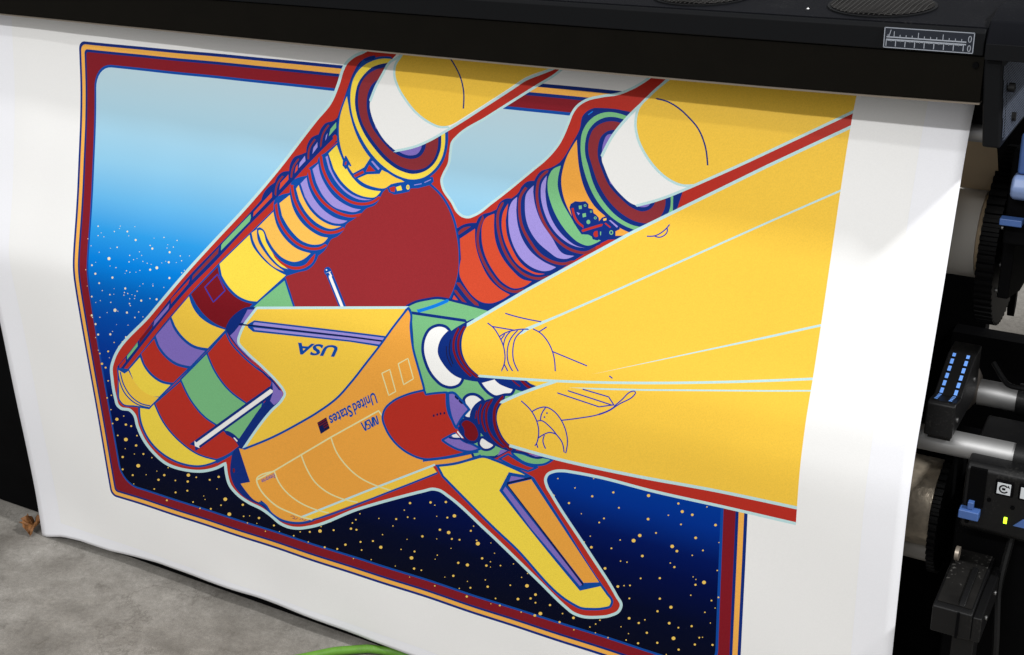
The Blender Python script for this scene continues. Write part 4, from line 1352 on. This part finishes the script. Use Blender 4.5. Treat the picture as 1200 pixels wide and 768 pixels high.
# ------------------------------------------------------------------ things on the floor
hp = [(-1.115, -.172, .0085), (-1.0844, -.1144, .0085), (-1.0518, -.0684, .0085), (-1.0155, -.0270, .0085), (-.9716, .0035, .0080), (-.9376, .0115, .0078), (-.9025, .0125, .0078), (-.82, .0125, .0078), (-.70, .0120, .0078), (-.55, .0122, .0078)]
H = np.array(hp)
tt = np.linspace(0, len(hp) - 1, 60)
hpts = [tuple(np.interp(t, range(len(hp)), np.convolve(np.pad(H[:, c], 1, mode='edge'), [.25, .5, .25], 'valid')) for c in range(3)) for t in tt]
hose = MB().tube(hpts, .0062, 18).build('green_hose', mat('green_rubber', rgb(90, 140, 38), rough=.55, dust=.25, noise=.2, nscale=70, bump=.2, bscale=300), smooth=True)
tag(hose, 'bright green cable lying on the concrete and running under the print', 'cable')
lf = MB()
random.seed(11)
NU, NV = 12, 7
lv = []
for i in range(NU + 1):
    u = i / NU
    wd = .020 * math.sin(math.pi * min(1, u * .95 + .03)) ** .7 * (1 + .22 * math.sin(u * 21))
    for j in range(NV + 1):
        v = j / NV * 2 - 1
        x = -.004 + (u - .5) * .046 + .004 * math.sin(v * 3)
        y = v * wd
        z = .012 + .016 * v * v * (1 + .3 * math.sin(u * 9)) + .012 * math.sin(u * 3.0) + random.uniform(-.0012, .0012)
        lv.append((x, y, z))
ca, sa = math.cos(math.radians(125)), math.sin(math.radians(125))
lv = [(-1.678 + .82 * (x * ca - y * sa), .002 + .82 * (x * sa + y * ca), max(.001, .82 * (z - .009))) for x, y, z in lv]
lf.add(lv, [(i * (NV + 1) + j, (i + 1) * (NV + 1) + j, (i + 1) * (NV + 1) + j + 1, i * (NV + 1) + j + 1) for i in range(NU) for j in range(NV)])
leafm = mat('dry_leaf', rgb(132, 88, 48), rough=.65, noise=.4, nscale=120, bump=.4, bscale=500)
leaf = empty('dry_leaf', (-1.674, .002, 0))
tag(leaf, 'curled dry brown leaf on the concrete beside the bottom left corner of the print', 'leaf')
bo = lf.build('blade', leafm, leaf, smooth=True)
so = bo.modifiers.new('thickness', 'SOLIDIFY')
so.thickness = .0005
MB().tube([(-1.682, .005, .012), (-1.692, .009, .016), (-1.700, .013, .021)], .0008, 6).build('stalk', leafm, leaf)
fk = MB().add([(-.4050, .0680, .9375), (-.4022, .0672, .9376), (-.4026, .0700, .9378), (-.4046, .0704, .9377), (-.4036, .0688, .9390)], [(0, 1, 4), (1, 2, 4), (2, 3, 4), (3, 0, 4), (3, 2, 1, 0)]).build('paper_fleck', mat('white_fleck', rgb(245, 245, 245), rough=.6))
tag(fk, 'tiny white fleck lying on the black printer cover between the two fan grilles', 'fleck')

# small fittings on the right-hand side of the printer
for (x, z) in ((-.1935, .4125), (-.1500, .4410), (-.1740, .4440)):
    MB().cyl(.0566, .0588, x, z, .0022, 12, axis='y').build('screw', soot, cb)
for (y, z) in ((.075, .520), (.150, .535)):
    MB().cyl(-.2190, -.2172, y, z, .0024, 12).build('screw', steel, gb)
for (y, z) in ((.005, .335), (.050, .338)):
    MB().cyl(-.1550, -.1530, y, z, .0024, 12).build('screw', steel, lb)
for (y, z) in ((.215, .690), (.235, .640), (.262, .705), (.228, .612)):
    MB().cyl(-.2205, -.2180, y, z, .0026, 10).build('screw', steel, pr)
for pts, r in (([(-.150, .10, .395), (-.155, .07, .33), (-.145, .05, .26), (-.15, .06, .18)], .004), ([(-.135, .17, .56), (-.160, .15, .535), (-.185, .16, .530), (-.205, .18, .545)], .003), ([(-.165, .20, .70), (-.178, .17, .66), (-.175, .17, .62), (-.16, .20, .58)], .0035)):
    H = np.array(pts)
    t = np.linspace(0, len(pts) - 1, 24)
    sm_ = [tuple(np.interp(q, range(len(pts)), H[:, c]) for c in range(3)) for q in t]
    for _ in range(4):
        sm_ = [sm_[0]] + [tuple((a + 2 * b_ + c_) / 4 for a, b_, c_ in zip(sm_[i - 1], sm_[i], sm_[i + 1])) for i in range(1, len(sm_) - 1)] + [sm_[-1]]
    MB().tube(sm_, r, 8).build('black_cable', dark, pr, smooth=True)
